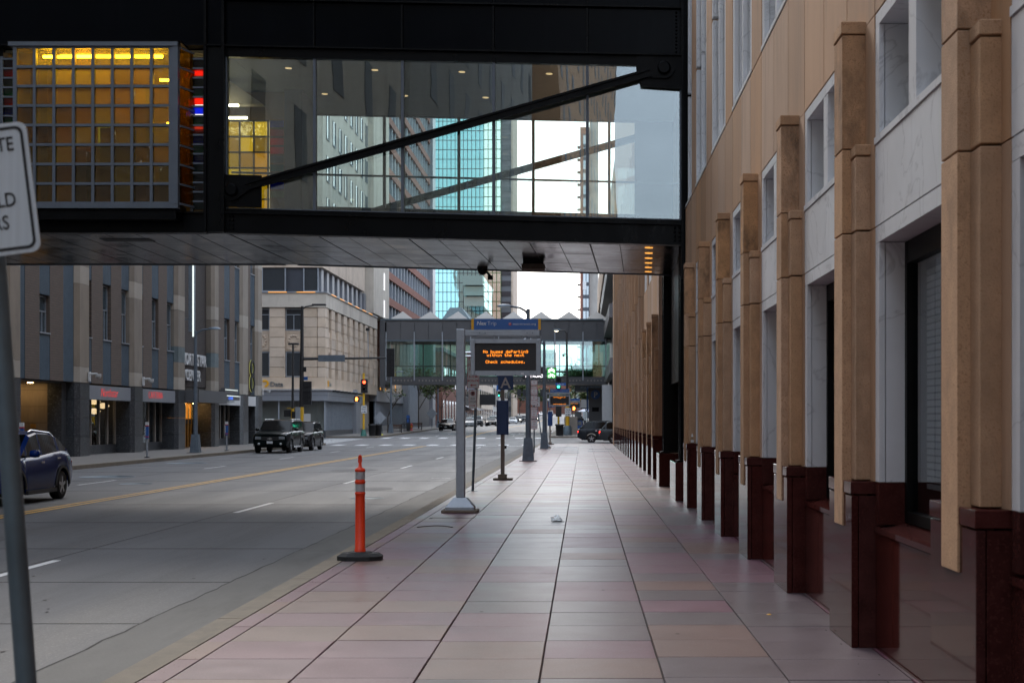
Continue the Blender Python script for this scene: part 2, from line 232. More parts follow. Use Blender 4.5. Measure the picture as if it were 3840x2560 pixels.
# ------------------------------------------------------------------ mesh helpers
class MB:
    def __init__(s): s.v = []; s.f = []; s.m = []; s.mi = 0; s.sm = []; s.smooth = False
    def add(s, vs, fs):
        o = len(s.v); s.v += [tuple(v) for v in vs]; s.f += [tuple(i + o for i in f) for f in fs]; s.m += [s.mi] * len(fs); s.sm += [s.smooth] * len(fs); return s
    def mat(s, i): s.mi = i; return s
    def box(s, x0, x1, y0, y1, z0, z1):
        return s.add([(x0, y0, z0), (x1, y0, z0), (x1, y1, z0), (x0, y1, z0), (x0, y0, z1), (x1, y0, z1), (x1, y1, z1), (x0, y1, z1)],
                     [(3, 2, 1, 0), (4, 5, 6, 7), (0, 1, 5, 4), (1, 2, 6, 5), (2, 3, 7, 6), (3, 0, 4, 7)])
    def bbox(s, x0, x1, y0, y1, z0, z1, b=0.01):
        """box with chamfered edges"""
        xs, ys, zs = (x0, x1), (y0, y1), (z0, z1); vs = []; idx = {}
        for i in (0, 1):
            for j in (0, 1):
                for k in (0, 1):
                    dx, dy, dz = (b if i == 0 else -b), (b if j == 0 else -b), (b if k == 0 else -b)
                    x, y, z = xs[i], ys[j], zs[k]
                    for a, p in (('x', (x, y + dy, z + dz)), ('y', (x + dx, y, z + dz)), ('z', (x + dx, y + dy, z))):
                        idx[i, j, k, a] = len(vs); vs.append(p)
        def q(*t): return tuple(idx[a] for a in t)
        fs = []
        for i in (0, 1):
            f = [(i, 0, 0, 'x'), (i, 1, 0, 'x'), (i, 1, 1, 'x'), (i, 0, 1, 'x')]; fs.append(q(*(f if i else f[::-1])))
            f = [(0, i, 0, 'y'), (1, i, 0, 'y'), (1, i, 1, 'y'), (0, i, 1, 'y')]; fs.append(q(*(f[::-1] if i else f)))
            f = [(0, 0, i, 'z'), (1, 0, i, 'z'), (1, 1, i, 'z'), (0, 1, i, 'z')]; fs.append(q(*(f if i else f[::-1])))
        for j in (0, 1):
            for k in (0, 1):
                f = [(0, j, k, 'y'), (1, j, k, 'y'), (1, j, k, 'z'), (0, j, k, 'z')]; fs.append(q(*(f if (j == k) else f[::-1])))
                f = [(j, 0, k, 'z'), (j, 1, k, 'z'), (j, 1, k, 'x'), (j, 0, k, 'x')]; fs.append(q(*(f if (j == k) else f[::-1])))
                f = [(j, k, 0, 'x'), (j, k, 1, 'x'), (j, k, 1, 'y'), (j, k, 0, 'y')]; fs.append(q(*(f if (j == k) else f[::-1])))
        for i in (0, 1):
            for j in (0, 1):
                for k in (0, 1):
                    f = [(i, j, k, 'x'), (i, j, k, 'y'), (i, j, k, 'z')]; fs.append(q(*(f if (i + j + k) % 2 else f[::-1])))
        return s.add(vs, fs)
    def tube(s, p0, p1, r0, r1=None, n=10, cap=True):
        r1 = r0 if r1 is None else r1; p0, p1 = Vector(p0), Vector(p1); d = (p1 - p0).normalized()
        a = d.orthogonal().normalized(); b = d.cross(a); vs = []
        for p, r in ((p0, r0), (p1, r1)):
            for i in range(n): t = 2 * math.pi * i / n; vs.append(p + a * math.cos(t) * r + b * math.sin(t) * r)
        fs = [(i, (i + 1) % n, n + (i + 1) % n, n + i) for i in range(n)]
        sm = s.smooth; s.smooth = True; s.add(vs, fs); s.smooth = False
        if cap: s.add(vs, [tuple(range(n))[::-1], tuple(range(n, 2 * n))])
        s.smooth = sm; return s
    def path(s, pts, r, n=8):
        for i in range(len(pts) - 1):
            ra, rb = (r[i], r[i + 1]) if isinstance(r, (list, tuple)) else (r, r); s.tube(pts[i], pts[i + 1], ra, rb, n)
        return s
    def lathe(s, prof, c=(0, 0, 0), n=20, ax='Z'):
        vs = []
        for r, h in prof:
            for i in range(n):
                t = 2 * math.pi * i / n; u, w = r * math.cos(t), r * math.sin(t)
                vs.append((c[0] + u, c[1] + w, c[2] + h) if ax == 'Z' else ((c[0] + h, c[1] + u, c[2] + w) if ax == 'X' else (c[0] + w, c[1] + h, c[2] + u)))
        fs = []
        for k in range(len(prof) - 1):
            for i in range(n): fs.append((k * n + i, k * n + (i + 1) % n, (k + 1) * n + (i + 1) % n, (k + 1) * n + i))
        sm = s.smooth; s.smooth = True; s.add(vs, fs); s.smooth = sm
        if prof[0][0] > 1e-5: s.add(vs[:n], [tuple(range(n))[::-1]])
        if prof[-1][0] > 1e-5: s.add(vs[-n:], [tuple(range(n))])
        return s
    def prism(s, poly, axis, a, b):
        """poly 2D extruded along axis: X -> (y,z), Y -> (x,z), Z -> (x,y)"""
        def P(p, t): return {'X': (t, p[0], p[1]), 'Y': (p[0], t, p[1]), 'Z': (p[0], p[1], t)}[axis]
        n = len(poly); vs = [P(p, a) for p in poly] + [P(p, b) for p in poly]
        fs = [tuple(range(n)), tuple(range(n, 2 * n))[::-1]] + [(i, n + i, n + (i + 1) % n, (i + 1) % n) for i in range(n)]
        return s.add(vs, fs)
    def quad(s, *p): return s.add(p, [tuple(range(len(p)))])
    def mesh(s, name, mats, xf=None):
        me = bpy.data.meshes.new(name); vs = [xf(v) for v in s.v] if xf else s.v
        me.from_pydata(vs, [], s.f)
        for x in (mats if isinstance(mats, (list, tuple)) else [mats]): me.materials.append(MATS[x] if isinstance(x, str) else x)
        me.polygons.foreach_set("material_index", s.m); me.polygons.foreach_set("use_smooth", s.sm)
        bm = bmesh.new(); bm.from_mesh(me); bmesh.ops.recalc_face_normals(bm, faces=bm.faces); bm.to_mesh(me); bm.free()
        return me
    def build(s, name, mats, parent=None, xf=None, loc=None, rot=None):
        return link(name, s.mesh(name, mats, xf), parent, loc, rot)
def link(name, data, parent=None, loc=None, rot=None):
    o = bpy.data.objects.new(name, data); col.objects.link(o)
    if parent is not None: o.parent = parent
    if loc is not None: o.location = loc
    if rot is not None: o.rotation_euler = rot
    return o
def tag(o, label=None, cat=None, group=None, kind=None):
    if label: o["label"] = label
    if cat: o["category"] = cat
    if group: o["group"] = group
    if kind: o["kind"] = kind
    return o
def thing(name, label, cat, loc=(0, 0, 0), rz=0, group=None):
    o = link(name, None, None, loc, (0, 0, rz)); return tag(o, label, cat, group)
def copy_tree(o, parent=None):
    c = o.copy(); col.objects.link(c); c.parent = parent
    for ch in list(o.children): copy_tree(ch, c)
    return c
def text(name, s, size, mat, parent, loc, rot=(R(90), 0, 0), align='LEFT', ext=0.004, off=0.0, shear=0, sx=1.0, sp=1.0):
    cu = bpy.data.curves.new(name, 'FONT'); cu.body = s; cu.size = size; cu.extrude = ext; cu.offset = off; cu.shear = shear
    cu.align_x = align; cu.space_character = sp; cu.resolution_u = 3; tmp = bpy.data.objects.new('tmp', cu)
    me = bpy.data.meshes.new_from_object(tmp); bpy.data.objects.remove(tmp); bpy.data.curves.remove(cu); me.name = name
    me.materials.clear(); me.materials.append(MATS[mat]); o = link(name, me, parent, loc, rot); o.scale = (sx, 1, 1); return o
FACE_CAM = (R(90), 0, 0); FACE_EAST = (R(90), 0, R(90))
def B(name, mat, parent, *b, bev=0): 
    m = MB(); (m.bbox(*b, b=bev) if bev else m.box(*b)); return m.build(name, mat, parent)
def gz(y):
    """ground rise beyond the crossing"""
    pts = [(105, 0), (172, .5), (215, .72), (336, .95), (520, 3.6), (1500, 18)]
    if y <= 105: return 0.0
    for (a, b), (c, d2) in zip(pts, pts[1:]):
        if y <= c: return b + (d2 - b) * (y - a) / (c - a)
    return 18.0
# ================================================================== GROUND
YS = [-120, -60, 0, 40, 80, 105, 130, 172, 215, 270, 336, 430, 520, 700, 1000, 1500]
def sheet(name, mat, x0, x1, ys, dz, parent=None):
    m = MB(); n = 0
    vs = []; fs = []
    for i, y in enumerate(ys):
        vs += [(x0, y, gz(y) + dz), (x1, y, gz(y) + dz)]
        if i: fs.append((2 * i - 2, 2 * i - 1, 2 * i + 1, 2 * i))
    return m.add(vs, fs).build(name, mat, parent)
road = tag(sheet('road', 'road', -900, 900, YS, -0.15), kind='structure')
def marks(name, mat, rects, dz=-0.146):
    for (x0, x1, y0, y1) in rects:
        m = MB(); m.add([(x0, y0, gz(y0) + dz), (x1, y0, gz(y0) + dz), (x1, y1, gz(y1) + dz), (x0, y1, gz(y1) + dz)], [(0, 1, 2, 3)]); m.build(name, mat, road)
# double yellow centre line, lane dashes, crosswalks
ycuts = [-20, 40, 99.5, None, 133, 172, 215, 336, 520]
for a, b in zip(ycuts, ycuts[1:]):
    if a is None or b is None: continue
    marks('centre_line', 'yellow_paint', [(-11.27, -11.15, a, b), (-11.03, -10.91, a, b)])
dash = []
for k in range(-1, 7): dash.append((-6.98, -6.86, 15.4 + 12.9 * k, 18.7 + 12.9 * k))
for k in range(-2, 5): dash.append((-14.36, -14.26, 40.3 + 13.4 * k, 43.5 + 13.4 * k))
for k in range(0, 12): dash += [(-6.98, -6.86, 140 + 12.9 * k, 143.2 + 12.9 * k), (-14.4, -14.28, 138 + 12.9 * k, 141.2 + 12.9 * k)]
marks('lane_dash', 'white_paint', dash)
marks('stop_line', 'white_paint', [(-11.0, -3.9, 99.6, 99.95), (-18.6, -11.3, 132.6, 133.0)])
bars = []
for row, ln in ((102.2, 3.2), (127.2, 3.2)):
    x = -18.2
    while x < -3.6: bars.append((x, x + 0.72, row, row + ln)); x += 1.72
marks('crosswalk_bar', 'white_paint', bars)
bars = []
for k in range(11): bars.append((-22.4, -19.4, 107.3 + 1.75 * k, 107.95 + 1.75 * k))
marks('crosswalk_bar', 'white_paint', bars)
marks('bus_box_line', 'white_paint', [(-7.6, -6.2, 148, 149), (-9.6, -8.2, 148, 149), (-8.5, -7.3, 152, 153), (-4.8, -4.2, 44.9, 45.02)])
# saw-cut joints in the slab, sealed with dark filler
jm = MB()
for y in [9.6, 12.9, 16.2, 20.4, 25.6, 31, 37, 43, 50, 57, 65, 74, 84, 95]: jm.box(-18.7, -4.02, y, y + 0.012, -0.1495, -0.1465)
for x in (-7.06, -10.85, -14.48): jm.box(x, x + 0.012, -20, 100, -0.1495, -0.1467)
tag(jm.build('slab_joint', 'grout', road), kind='stuff')
rc = MB()          # meandering crack along the gutter
x = -4.0; y = 2.0
while y < 100:
    y2 = y + random.uniform(.25, .6); x2 = -4.0 + random.uniform(-.018, .018); w = random.uniform(.006, .014)
    rc.quad((x - w, y, -0.1392), (x + w, y, -0.1392), (x2 + w, y2, -0.1392), (x2 - w, y2, -0.1392)); x, y = x2, y2
tag(rc.build('gutter_crack', 'grout', road), kind='stuff')
sp = MB()
for _ in range(320):
    x = random.uniform(-15, -4.2); y = random.uniform(9, 40); r = random.uniform(.006, .026)
    sp.add([(x + r * math.cos(t) * random.uniform(.6, 1.2), y + 1.6 * r * math.sin(t) * random.uniform(.6, 1.2), -0.1455) for t in [i * 1.047 for i in range(6)]], [tuple(range(6))])
tag(sp.build('tar_spots', 'joint', road), kind='stuff')
for (x, y, a, b) in ((-5.1, 33.5, .42, .36), (-15.4, 46, .9, .3), (-12.9, 41, .5, .3), (-16.9, 60.5, .9, .35)):
    MB().lathe([(a, -0.1462), (a, -0.1445), (a * .9, -0.1445), (a * .9, -0.1455), (0, -0.1455)], (x, y, 0), 24).build('manhole_cover', 'galv_dark', road)
for (x, y, w, h) in ((-9.6, 21.5, 1.5, 2.4), (-5.6, 38, 1.0, 2.0), (-13.2, 26, 1.3, 1.8), (-8.4, 52, 1.6, 3.0), (-16.5, 70, 1.4, 3.2)):
    m = MB(); n = 14; m.add([(x + w / 2 * math.cos(2 * math.pi * i / n) * random.uniform(.88, 1.08) * 1.1, y + h / 2 * math.sin(2 * math.pi * i / n) * random.uniform(.9, 1.1), -0.1462) for i in range(n)], [tuple(range(n))]); m.build('repair_patch', 'patch', road)
gut = MB()
for a, b in ((-40, 20), (20, 60), (60, 101)): gut.box(-4.0, -3.1, a + .004, b - .004, -0.3, -0.1405)
tag(gut.build('gutter', 'gutter'), kind='structure')
kerb = tag(link('kerb', None), kind='structure')
for k in range(-4, 34):
    y0 = k * 3.05; y1 = min(y0 + 3.03, 101)
    if y1 > y0: MB().prism([(-3.16, -0.3), (-3.16, -.03), (-3.13, -0.002), (-2.905, 0.0), (-2.905, -0.3)], 'Y', y0, y1).build('kerb_stone', 'kerb', kerb)
# near pavement: a bed with stone tiles laid on it
walk = tag(B('sidewalk', 'grout', None, -2.9, 45, -60, 101, -0.4, -0.022), kind='structure')
TW, TD = 0.812, 0.80
def tile_mesh(w, mat):
    m = MB(); g = 0.005; b = 0.004
    x0, x1, y0, y1 = g, w - g, .0035, TD - .0035
    m.add([(x0, y0, -.022), (x1, y0, -.022), (x1, y1, -.022), (x0, y1, -.022), (x0, y0, -b), (x1, y0, -b), (x1, y1, -b), (x0, y1, -b), (x0 + b, y0 + b, 0), (x1 - b, y0 + b, 0), (x1 - b, y1 - b, 0), (x0 + b, y1 - b, 0)],
          [(8, 9, 10, 11), (0, 1, 5, 4), (1, 2, 6, 5), (2, 3, 7, 6), (3, 0, 4, 7), (4, 5, 9, 8), (5, 6, 10, 9), (6, 7, 11, 10), (7, 4, 8, 11)])
    return m.mesh('paving_tile', mat)
edges = [-2.895, -2.72, -1.908, -1.097, -.286, .53, 1.342, 2.154, 2.6]
kinds = ['tile', 'tile', 'tile', 'tile_warm', 'tile_grey']
tm = {(c, k): tile_mesh(edges[c + 1] - edges[c], k) for c in range(8) for k in set(kinds)}
rest = MB(); nt = 0
rt = random.Random(3)
offs = [0, .03, .07, .02, .06, .10, .0, .04]
for r in range(-2, 118):
    for c in range(8):
        y = 6.1 + r * TD + offs[c]
        if y + TD > 100.9: continue
        k = rt.choices(['tile', 'tile_warm', 'tile_grey'], [3, 2, 5] if c > 2 else [7, 3, 1])[0]
        if 1 <= c <= 6 and r >= 2 and nt < 290:
            o = link('paving_tile', tm[c, k], walk, (edges[c], y, rt.uniform(-.0012, .0012))); o.rotation_euler = (rt.uniform(-.002, .002), rt.uniform(-.002, .002), rt.uniform(-.002, .002)); nt += 1
        else:
            rest.mat(['tile', 'tile_warm', 'tile_grey'].index(k)); w = edges[c + 1] - edges[c]; z = rt.uniform(-.001, .001)
            rest.box(edges[c] + .005, edges[c] + w - .005, y + .0035, y + TD - .0035, -.022, z)
tag(rest.build('far_paving_tiles', ['tile', 'tile_warm', 'tile_grey'], walk), kind='stuff')
tag(B('apron', 'tile', walk, 2.61, 45, -60, 100.9, -0.02, -0.003), kind='structure')
gr = MB(); rg_ = random.Random(9)
for _ in range(160):
    y = rg_.uniform(7, 60); x = 1.985 - abs(rg_.gauss(0, .035)) if rg_.random() < .5 else -2.86 + abs(rg_.gauss(0, .05)); r = rg_.uniform(.003, .012)
    gr.add([(min(x + r * .6 * math.cos(t), 2.17), y + r * 2.2 * math.sin(t), .0016) for t in [k * .8976 for k in range(7)]], [tuple(range(7))])
tag(gr.build('grime_spots', 'grout', walk), kind='stuff')
# steel vent grates let into the far pavement
gm = MB(); gm.box(0, 1.5, 0, .9, -.01, .004)
for i in range(14): gm.box(.04 + i * .105, .08 + i * .105, .05, .85, .004, .012)
gme = gm.mesh('vent_grate', 'galv_blue')
for i, (x, y) in enumerate(((-1.7, 73), (-1.75, 78), (-1.8, 83.5), (-1.85, 88), (.25, 76), (.3, 82))):
    tag(link('vent_grate', gme, None, (x, y, 0.002)), ('nearest', 'second nearest', 'third nearest', 'farthest', 'nearer', 'farther')[i] + (' vent grate in the kerb side row on the far pavement' if i < 4 else ' vent grate of the two in the middle of the far pavement'), 'grate', 'vent grates in the far pavement')
# other pavements
def slab(name, x0, x1, ys, mat='far_walk'):
    m = MB()
    for a, b in zip(ys, ys[1:]):
        m.add([(x0, a, gz(a) - .3), (x1, a, gz(a) - .3), (x1, b, gz(b) - .3), (x0, b, gz(b) - .3), (x0, a, gz(a)), (x1, a, gz(a)), (x1, b, gz(b)), (x0, b, gz(b))],
              [(4, 5, 6, 7), (0, 1, 5, 4), (1, 2, 6, 5), (3, 0, 4, 7), (2, 3, 7, 6)])
    return tag(m.build(name, mat), kind='structure')
slab('pavement_northstar', -60, -19.0, [-120, 0, 60, 103.4]); slab('pavement_far_left', -60, -19.0, [130.2, 172, 215, 270, 336, 430, 520, 700, 1000]); slab('pavement_far_right', -2.9, 60, [130.2, 172, 215, 270, 336, 430, 520, 700, 1000])
for k in range(10, 35):
    B('kerb_stone', 'kerb', kerb, -19.0, -18.78, k * 3.05 - 3, k * 3.05 + .04, -.3, .002)
for (x0, x1, y0, y1) in ((-19.0, -18.78, 130, 172), (-3.13, -2.9, 130, 172)):
    MB().add([(x0, y0, gz(y0) - .3), (x1, y0, gz(y0) - .3), (x1, y1, gz(y1) - .3), (x0, y1, gz(y1) - .3), (x0, y0, gz(y0)), (x1, y0, gz(y0)), (x1, y1, gz(y1)), (x0, y1, gz(y1))], [(4, 5, 6, 7), (0, 1, 5, 4), (1, 2, 6, 5), (3, 0, 4, 7), (2, 3, 7, 6)]).build('kerb_stone', 'kerb', kerb)
B('kerb_stone', 'kerb', kerb, -60, -18.78, 103.4, 103.65, -.3, .003); B('kerb_stone', 'kerb', kerb, -60, -18.8, 129.95, 130.2, -.3, .1); B('kerb_stone', 'kerb', kerb, -3.1, 60, 129.95, 130.2, -.3, .1); B('kerb_stone', 'kerb', kerb, -3.1, 60, 101.0, 101.25, -.3, .001)

# ================================================================== RIGHT BUILDING (tan stone, marble, red granite)
rb = thing('stone_office_building', 'tan stone building with red granite bases and white marble windows along the right pavement', 'building')
P = 3.36
_c = {}
def part(name, mat, key, fn, y, parent=rb):
    if key not in _c:
        m = MB(); fn(m); _c[key] = m.mesh(name, mat)
    return link(name, _c[key], parent, (0, y, 0))
def bx(*b, bev=0.0): return (lambda m: m.bbox(*b, b=bev)) if bev else (lambda m: m.box(*b))
def bay(y, tall=False, base_only=False, full=True):
    q = lambda name, mat, *b, bev=0.0: part(name, mat, (name, b), bx(*b, bev=bev), y)
    # pillar
    q('granite_slab', 'granite', 2.0, 2.05, 0, .95, 0, 1.135, bev=.004); q('granite_slab', 'granite', 2.056, 2.3, 0.002, .948, 0, 1.135, bev=.003)
    q('granite_cap', 'granite', 1.994, 2.3, -.004, .954, 1.145, 1.24, bev=.005)
    if not tall:
        for z0, z1 in ((.89, 3.118), (3.128, 3.765), (3.775, 4.645)): q('fin_block', 'tan_mould' if z0 > 3.5 else 'tan_rough', 1.986, 2.18, .31, .65, z0, z1, bev=.004)
        q('fin_cap', 'tan_rough', 1.978, 2.19, .302, .658, 4.655, 4.75, bev=.006)
        for z0, z1 in ((1.247, 3.115), (3.13, 3.68)): q('shoulder_block', 'tan_rough', 2.055, 2.185, .12, .84, z0, z1, bev=.004)
        q('shoulder_cap', 'tan_rough', 2.048, 2.19, .112, .848, 3.69, 3.77, bev=.006)
        q('pier_block', 'tan', 2.165, 2.5, -.03, .98, 1.241, 3.12); q('pier_block', 'tan', 2.165, 2.5, -.03, .98, 3.13, 4.70)
    else:
        for z0, z1 in ((.89, 2.0), (2.02, 3.11), (3.13, 4.6), (4.62, 6.1), (6.12, 7.6), (7.62, 9.1), (9.12, 13)): q('fin_block', 'tan_far', 1.986, 2.18, .31, .65, z0, z1, bev=.004)
        for z0, z1 in ((1.247, 3.115), (3.13, 4.6), (4.62, 6.1), (6.12, 9.0)): q('shoulder_block', 'tan_far', 2.055, 2.185, .12, .84, z0, z1, bev=.004)
        q('pier_block', 'tan', 2.165, 2.5, -.03, .98, 1.241, 4.70)
    a, b = .985, P - .035
    # low granite wall with sloping sill, marble jambs and head, black window
    q('granite_wall', 'granite', 2.18, 2.5, .952, P - .002, 0, .855); part('granite_sill', 'granite', 'gsill', lambda m: m.prism([(2.165, .865), (2.165, .905), (2.5, .96), (2.5, .865)], 'Y', .955, P - .004), y)
    for j0, j1 in ((a, a + .13), (b - .13, b)):
        q('granite_jamb', 'granite', 2.172, 2.37, j0, j1, .93, 1.238); q('marble_jamb', 'marble', 2.172, 2.215, j0, j1, 1.243, 3.0); q('marble_jamb', 'marble', 2.221, 2.37, j0, j1, 1.243, 3.0)
        q('upper_jamb', 'marble', 2.172, 2.21, j0, j1, 3.79, 4.6); q('upper_jamb', 'marble', 2.216, 2.39, j0, j1, 3.79, 4.6)
    q('marble_head', 'marble', 2.172, 2.37, a, b, 3.005, 3.122)
    q('spandrel_panel', 'marble', 2.17, 2.4, a, 2.148, 3.132, 3.73); q('spandrel_panel', 'marble', 2.17, 2.4, 2.156, b, 3.132, 3.73)
    q('marble_sill', 'marble', 2.16, 2.45, a, b, 3.737, 3.787); q('upper_head', 'marble', 2.172, 2.39, a, b, 4.605, 4.70); q('marble_mullion', 'marble', 2.175, 2.39, 2.05, 2.26, 3.79, 4.602)
    if full:
        part('window_frame', 'black', 'wfr', lambda m: [m.box(2.36, 2.44, a + .13, a + .2, .95, 3.0), m.box(2.36, 2.44, b - .2, b - .13, .95, 3.0), m.box(2.362, 2.44, a + .2, b - .2, .95, 1.03), m.box(2.362, 2.44, a + .2, b - .2, 2.84, 3.0), m.box(2.365, 2.43, 2.1, 2.16, 1.03, 2.84)], y)
        o = q('window_pane', 'glass_dark', 2.40, 2.41, a + .2, b - .2, 1.03, 2.84)
        part('window_blind', 'blind', 'blind', lambda m: [m.box(2.50, 2.52, a + .22, b - .22, 1.2 + i * .05, 1.236 + i * .05) for i in range(32)], y)
        q('window_pane', 'pane_dark', 2.395, 2.41, a + .131, 2.049, 3.79, 4.603); q('window_pane', 'pane_dark', 2.395, 2.41, 2.261, b - .131, 3.79, 4.603)
    # plain panels, ledge and upper piers
    w = P / 3
    for i in range(3): q('wall_panel', 'tan', 2.168, 2.5, -.03 + i * w + .014, -.03 + (i + 1) * w - .014, 4.712, 6.15)
    if full:
        for i in range(3):
            z0 = 6.165 + i * 2.22
            q('upper_pier', 'tan', 2.168, 2.5, -.03, .978, z0 + .004, z0 + 2.212)
            for j0, j1 in ((a, a + .2), (b - .2, b), (2.02, 2.14)):
                q('upper_strip', 'marble', 2.175, 2.24, j0, j1, z0 + .06, z0 + 2.21); q('upper_strip', 'marble', 2.246, 2.42, j0, j1, z0 + .06, z0 + 2.21)
            q('upper_pane', 'pane_dark', 2.425, 2.44, a + .2, 2.02, z0, z0 + 2.22); q('upper_pane', 'pane_dark', 2.425, 2.44, 2.14, b - .2, z0, z0 + 2.22)
        q('upper_sill', 'marble', 2.16, 2.45, a, b, 6.168, 6.222)
    else:
        q('upper_pier', 'tan', 2.168, 2.5, -.03, .978, 6.165, 12.8); q('upper_strip', 'marble', 2.2, 2.42, a, b, 6.165, 12.8)
ys_near = [3.88 + P * k for k in range(8)]          # 3.88 .. 27.4
for y in ys_near: bay(y)
for k in range(16):
    y = 40.84 + P * k
    if y < 95: bay(y, tall=(y > 49.5), full=False)
B('backing_wall', 'room', rb, 3.3, 3.4, 3, 98, 0, 13); B('joint_backing', 'joint', rb, 2.452, 2.49, 3.85, 98, 4.69, 6.17)
B('upper_wall', 'tan', rb, 2.17, 3.3, 0.5, 98, 12.85, 34); B('building_core', 'tan', rb, 3.4, 40, 0.5, 98, 0, 33.9); B('end_wall', 'tan', rb, 2.17, 3.4, .5, 3.8, 0, 12.84); B('end_wall', 'tan', rb, 2.05, 3.4, 95.1, 98, 0, 12.84)
for z in (0, 3.2, 6.2): B('floor_slab', 'room', rb, 2.52, 3.3, 3.9, 95, z + (.02 if z == 0 else 0), z + .12)
B('wall_between', 'tan', rb, 2.5, 3.29, 30.7, 40.8, 0.02, 12.84)
for i in range(7): B('portal_panel', 'tan', rb, 2.3, 2.49, 30.74 + i * 1.44, 32.17 + i * 1.44, 5.9, 12.8)
# ================================================================== NEAR SKYWAY
sk = thing('skyway_bridge', 'black steel pedestrian bridge with wide windows crossing over the street', 'bridge', (0, 0, 0))
ROT = R(-2.5); X0 = -7.7; Y0 = 30.5
def T(p):                       # right-hand span: turned a little and falling towards the right
    u, v, z = p; return (X0 + u * math.cos(ROT) - v * math.sin(ROT), Y0 + u * math.sin(ROT) + v * math.cos(ROT), z - .032 * u)
def S(name, mat, *b, bev=0, parent=sk):
    m = MB(); (m.bbox(*b, b=bev) if bev else m.box(*b)); return m.build(name, mat, parent, xf=T)
LU = 9.78; DEP = 6.45
# right span front: bottom girder, sill, head, fascia
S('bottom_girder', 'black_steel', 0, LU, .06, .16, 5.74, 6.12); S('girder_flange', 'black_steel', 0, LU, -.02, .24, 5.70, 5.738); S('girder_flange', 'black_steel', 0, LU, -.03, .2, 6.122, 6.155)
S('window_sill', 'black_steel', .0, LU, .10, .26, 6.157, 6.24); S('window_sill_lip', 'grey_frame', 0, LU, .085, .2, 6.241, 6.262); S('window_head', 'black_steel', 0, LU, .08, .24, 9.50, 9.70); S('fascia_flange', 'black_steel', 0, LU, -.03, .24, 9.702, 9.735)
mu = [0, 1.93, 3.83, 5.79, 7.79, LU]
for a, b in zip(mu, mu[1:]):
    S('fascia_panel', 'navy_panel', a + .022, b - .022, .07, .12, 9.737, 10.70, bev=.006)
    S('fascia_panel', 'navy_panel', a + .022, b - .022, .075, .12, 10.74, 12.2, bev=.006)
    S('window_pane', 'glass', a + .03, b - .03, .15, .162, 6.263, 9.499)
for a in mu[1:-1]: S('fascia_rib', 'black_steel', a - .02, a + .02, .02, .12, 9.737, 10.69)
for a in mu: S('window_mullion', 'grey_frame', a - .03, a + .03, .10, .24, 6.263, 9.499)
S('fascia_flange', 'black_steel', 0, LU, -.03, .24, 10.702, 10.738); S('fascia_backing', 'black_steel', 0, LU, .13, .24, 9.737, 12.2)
# end post with bolts, bolted girder ends
S('end_post', 'black_steel', LU + .005, LU + .05, -.04, .35, 5.0, 12.3)
bm_ = MB()
def bolts(m, us, zs, v=-.0, r=.028):
    for u in us:
        for z in zs: m.lathe([(r, 0), (r, -.02), (r * .6, -.035), (0, -.037)], (u, v, z), 8, 'Y')
bolts(bm_, [LU - .13, LU - .03], [5.80 + i * .09 for i in range(4)], .058, .026); bolts(bm_, [LU - .10], [9.80 + i * .075 for i in range(12)], .068, .022); bolts(bm_, [.10, .18], [5.80 + i * .09 for i in range(4)], .058, .022)
tag(bm_.build('bolt_rows', 'black_steel', sk, xf=T), kind='stuff')
# diagonal brace: gusset plates, pins, two-bar strut (front and rear)
def brace(v, front):
    a = Vector((.17, 0, 6.62)); b = Vector((9.42, 0, 9.43)); d = (b - a).normalized(); n = Vector((-d.z, 0, d.x))
    def strip(o0, o1, v0, v1, s0, s1, name):
        p = [a + d * s0 + n * o0, a + d * s1 + n * o0, a + d * s1 + n * o1, a + d * s0 + n * o1]
        m = MB(); m.prism([(q.x, q.z) for q in p], 'Y', v0, v1); m.build(name, 'black_steel', sk, xf=T)
    Ln = (b - a).length
    strip(.03, .075, v - .06, v + .05, .3, Ln - .3, 'strut_flange'); strip(-.05, .03, v - .015, v + .01, .3, Ln - .3, 'strut_web'); strip(-.095, -.05, v - .06, v + .05, .3, Ln - .3, 'strut_flange')
    for c, s in ((a, 1), (b, -1)):
        MB().lathe([(.22, -.03), (.22, .03)], (c.x, v, c.z), 28, 'Y').build('eye_plate', 'black_steel', sk, xf=T)
        MB().lathe([(.11, -.09), (.11, -.085), (.14, -.08), (.14, .03)], (c.x, v, c.z), 24, 'Y').build('pin', 'black_steel', sk, xf=T)
        p = [c + d * s * .1 + n * .19, c + d * s * .42 + n * .075, c + d * s * .42 - n * .09, c + d * s * .1 - n * .19]
        MB().prism([(q.x, q.z) for q in p], 'Y', v - .028, v + .028).build('eye_neck', 'black_steel', sk, xf=T)
    S('gusset_plate', 'black_steel', -.02, .80, v + .035, v + .07, 6.262, 6.96, bev=.005)
    MB().prism([(8.93, 9.04), (9.80, 9.0), (9.80, 9.70), (8.83, 9.70), (8.83, 9.40)], 'Y', v + .035, v + .07).build('gusset_plate', 'black_steel', sk, xf=T)
brace(.0, True); brace(DEP + .05, False)
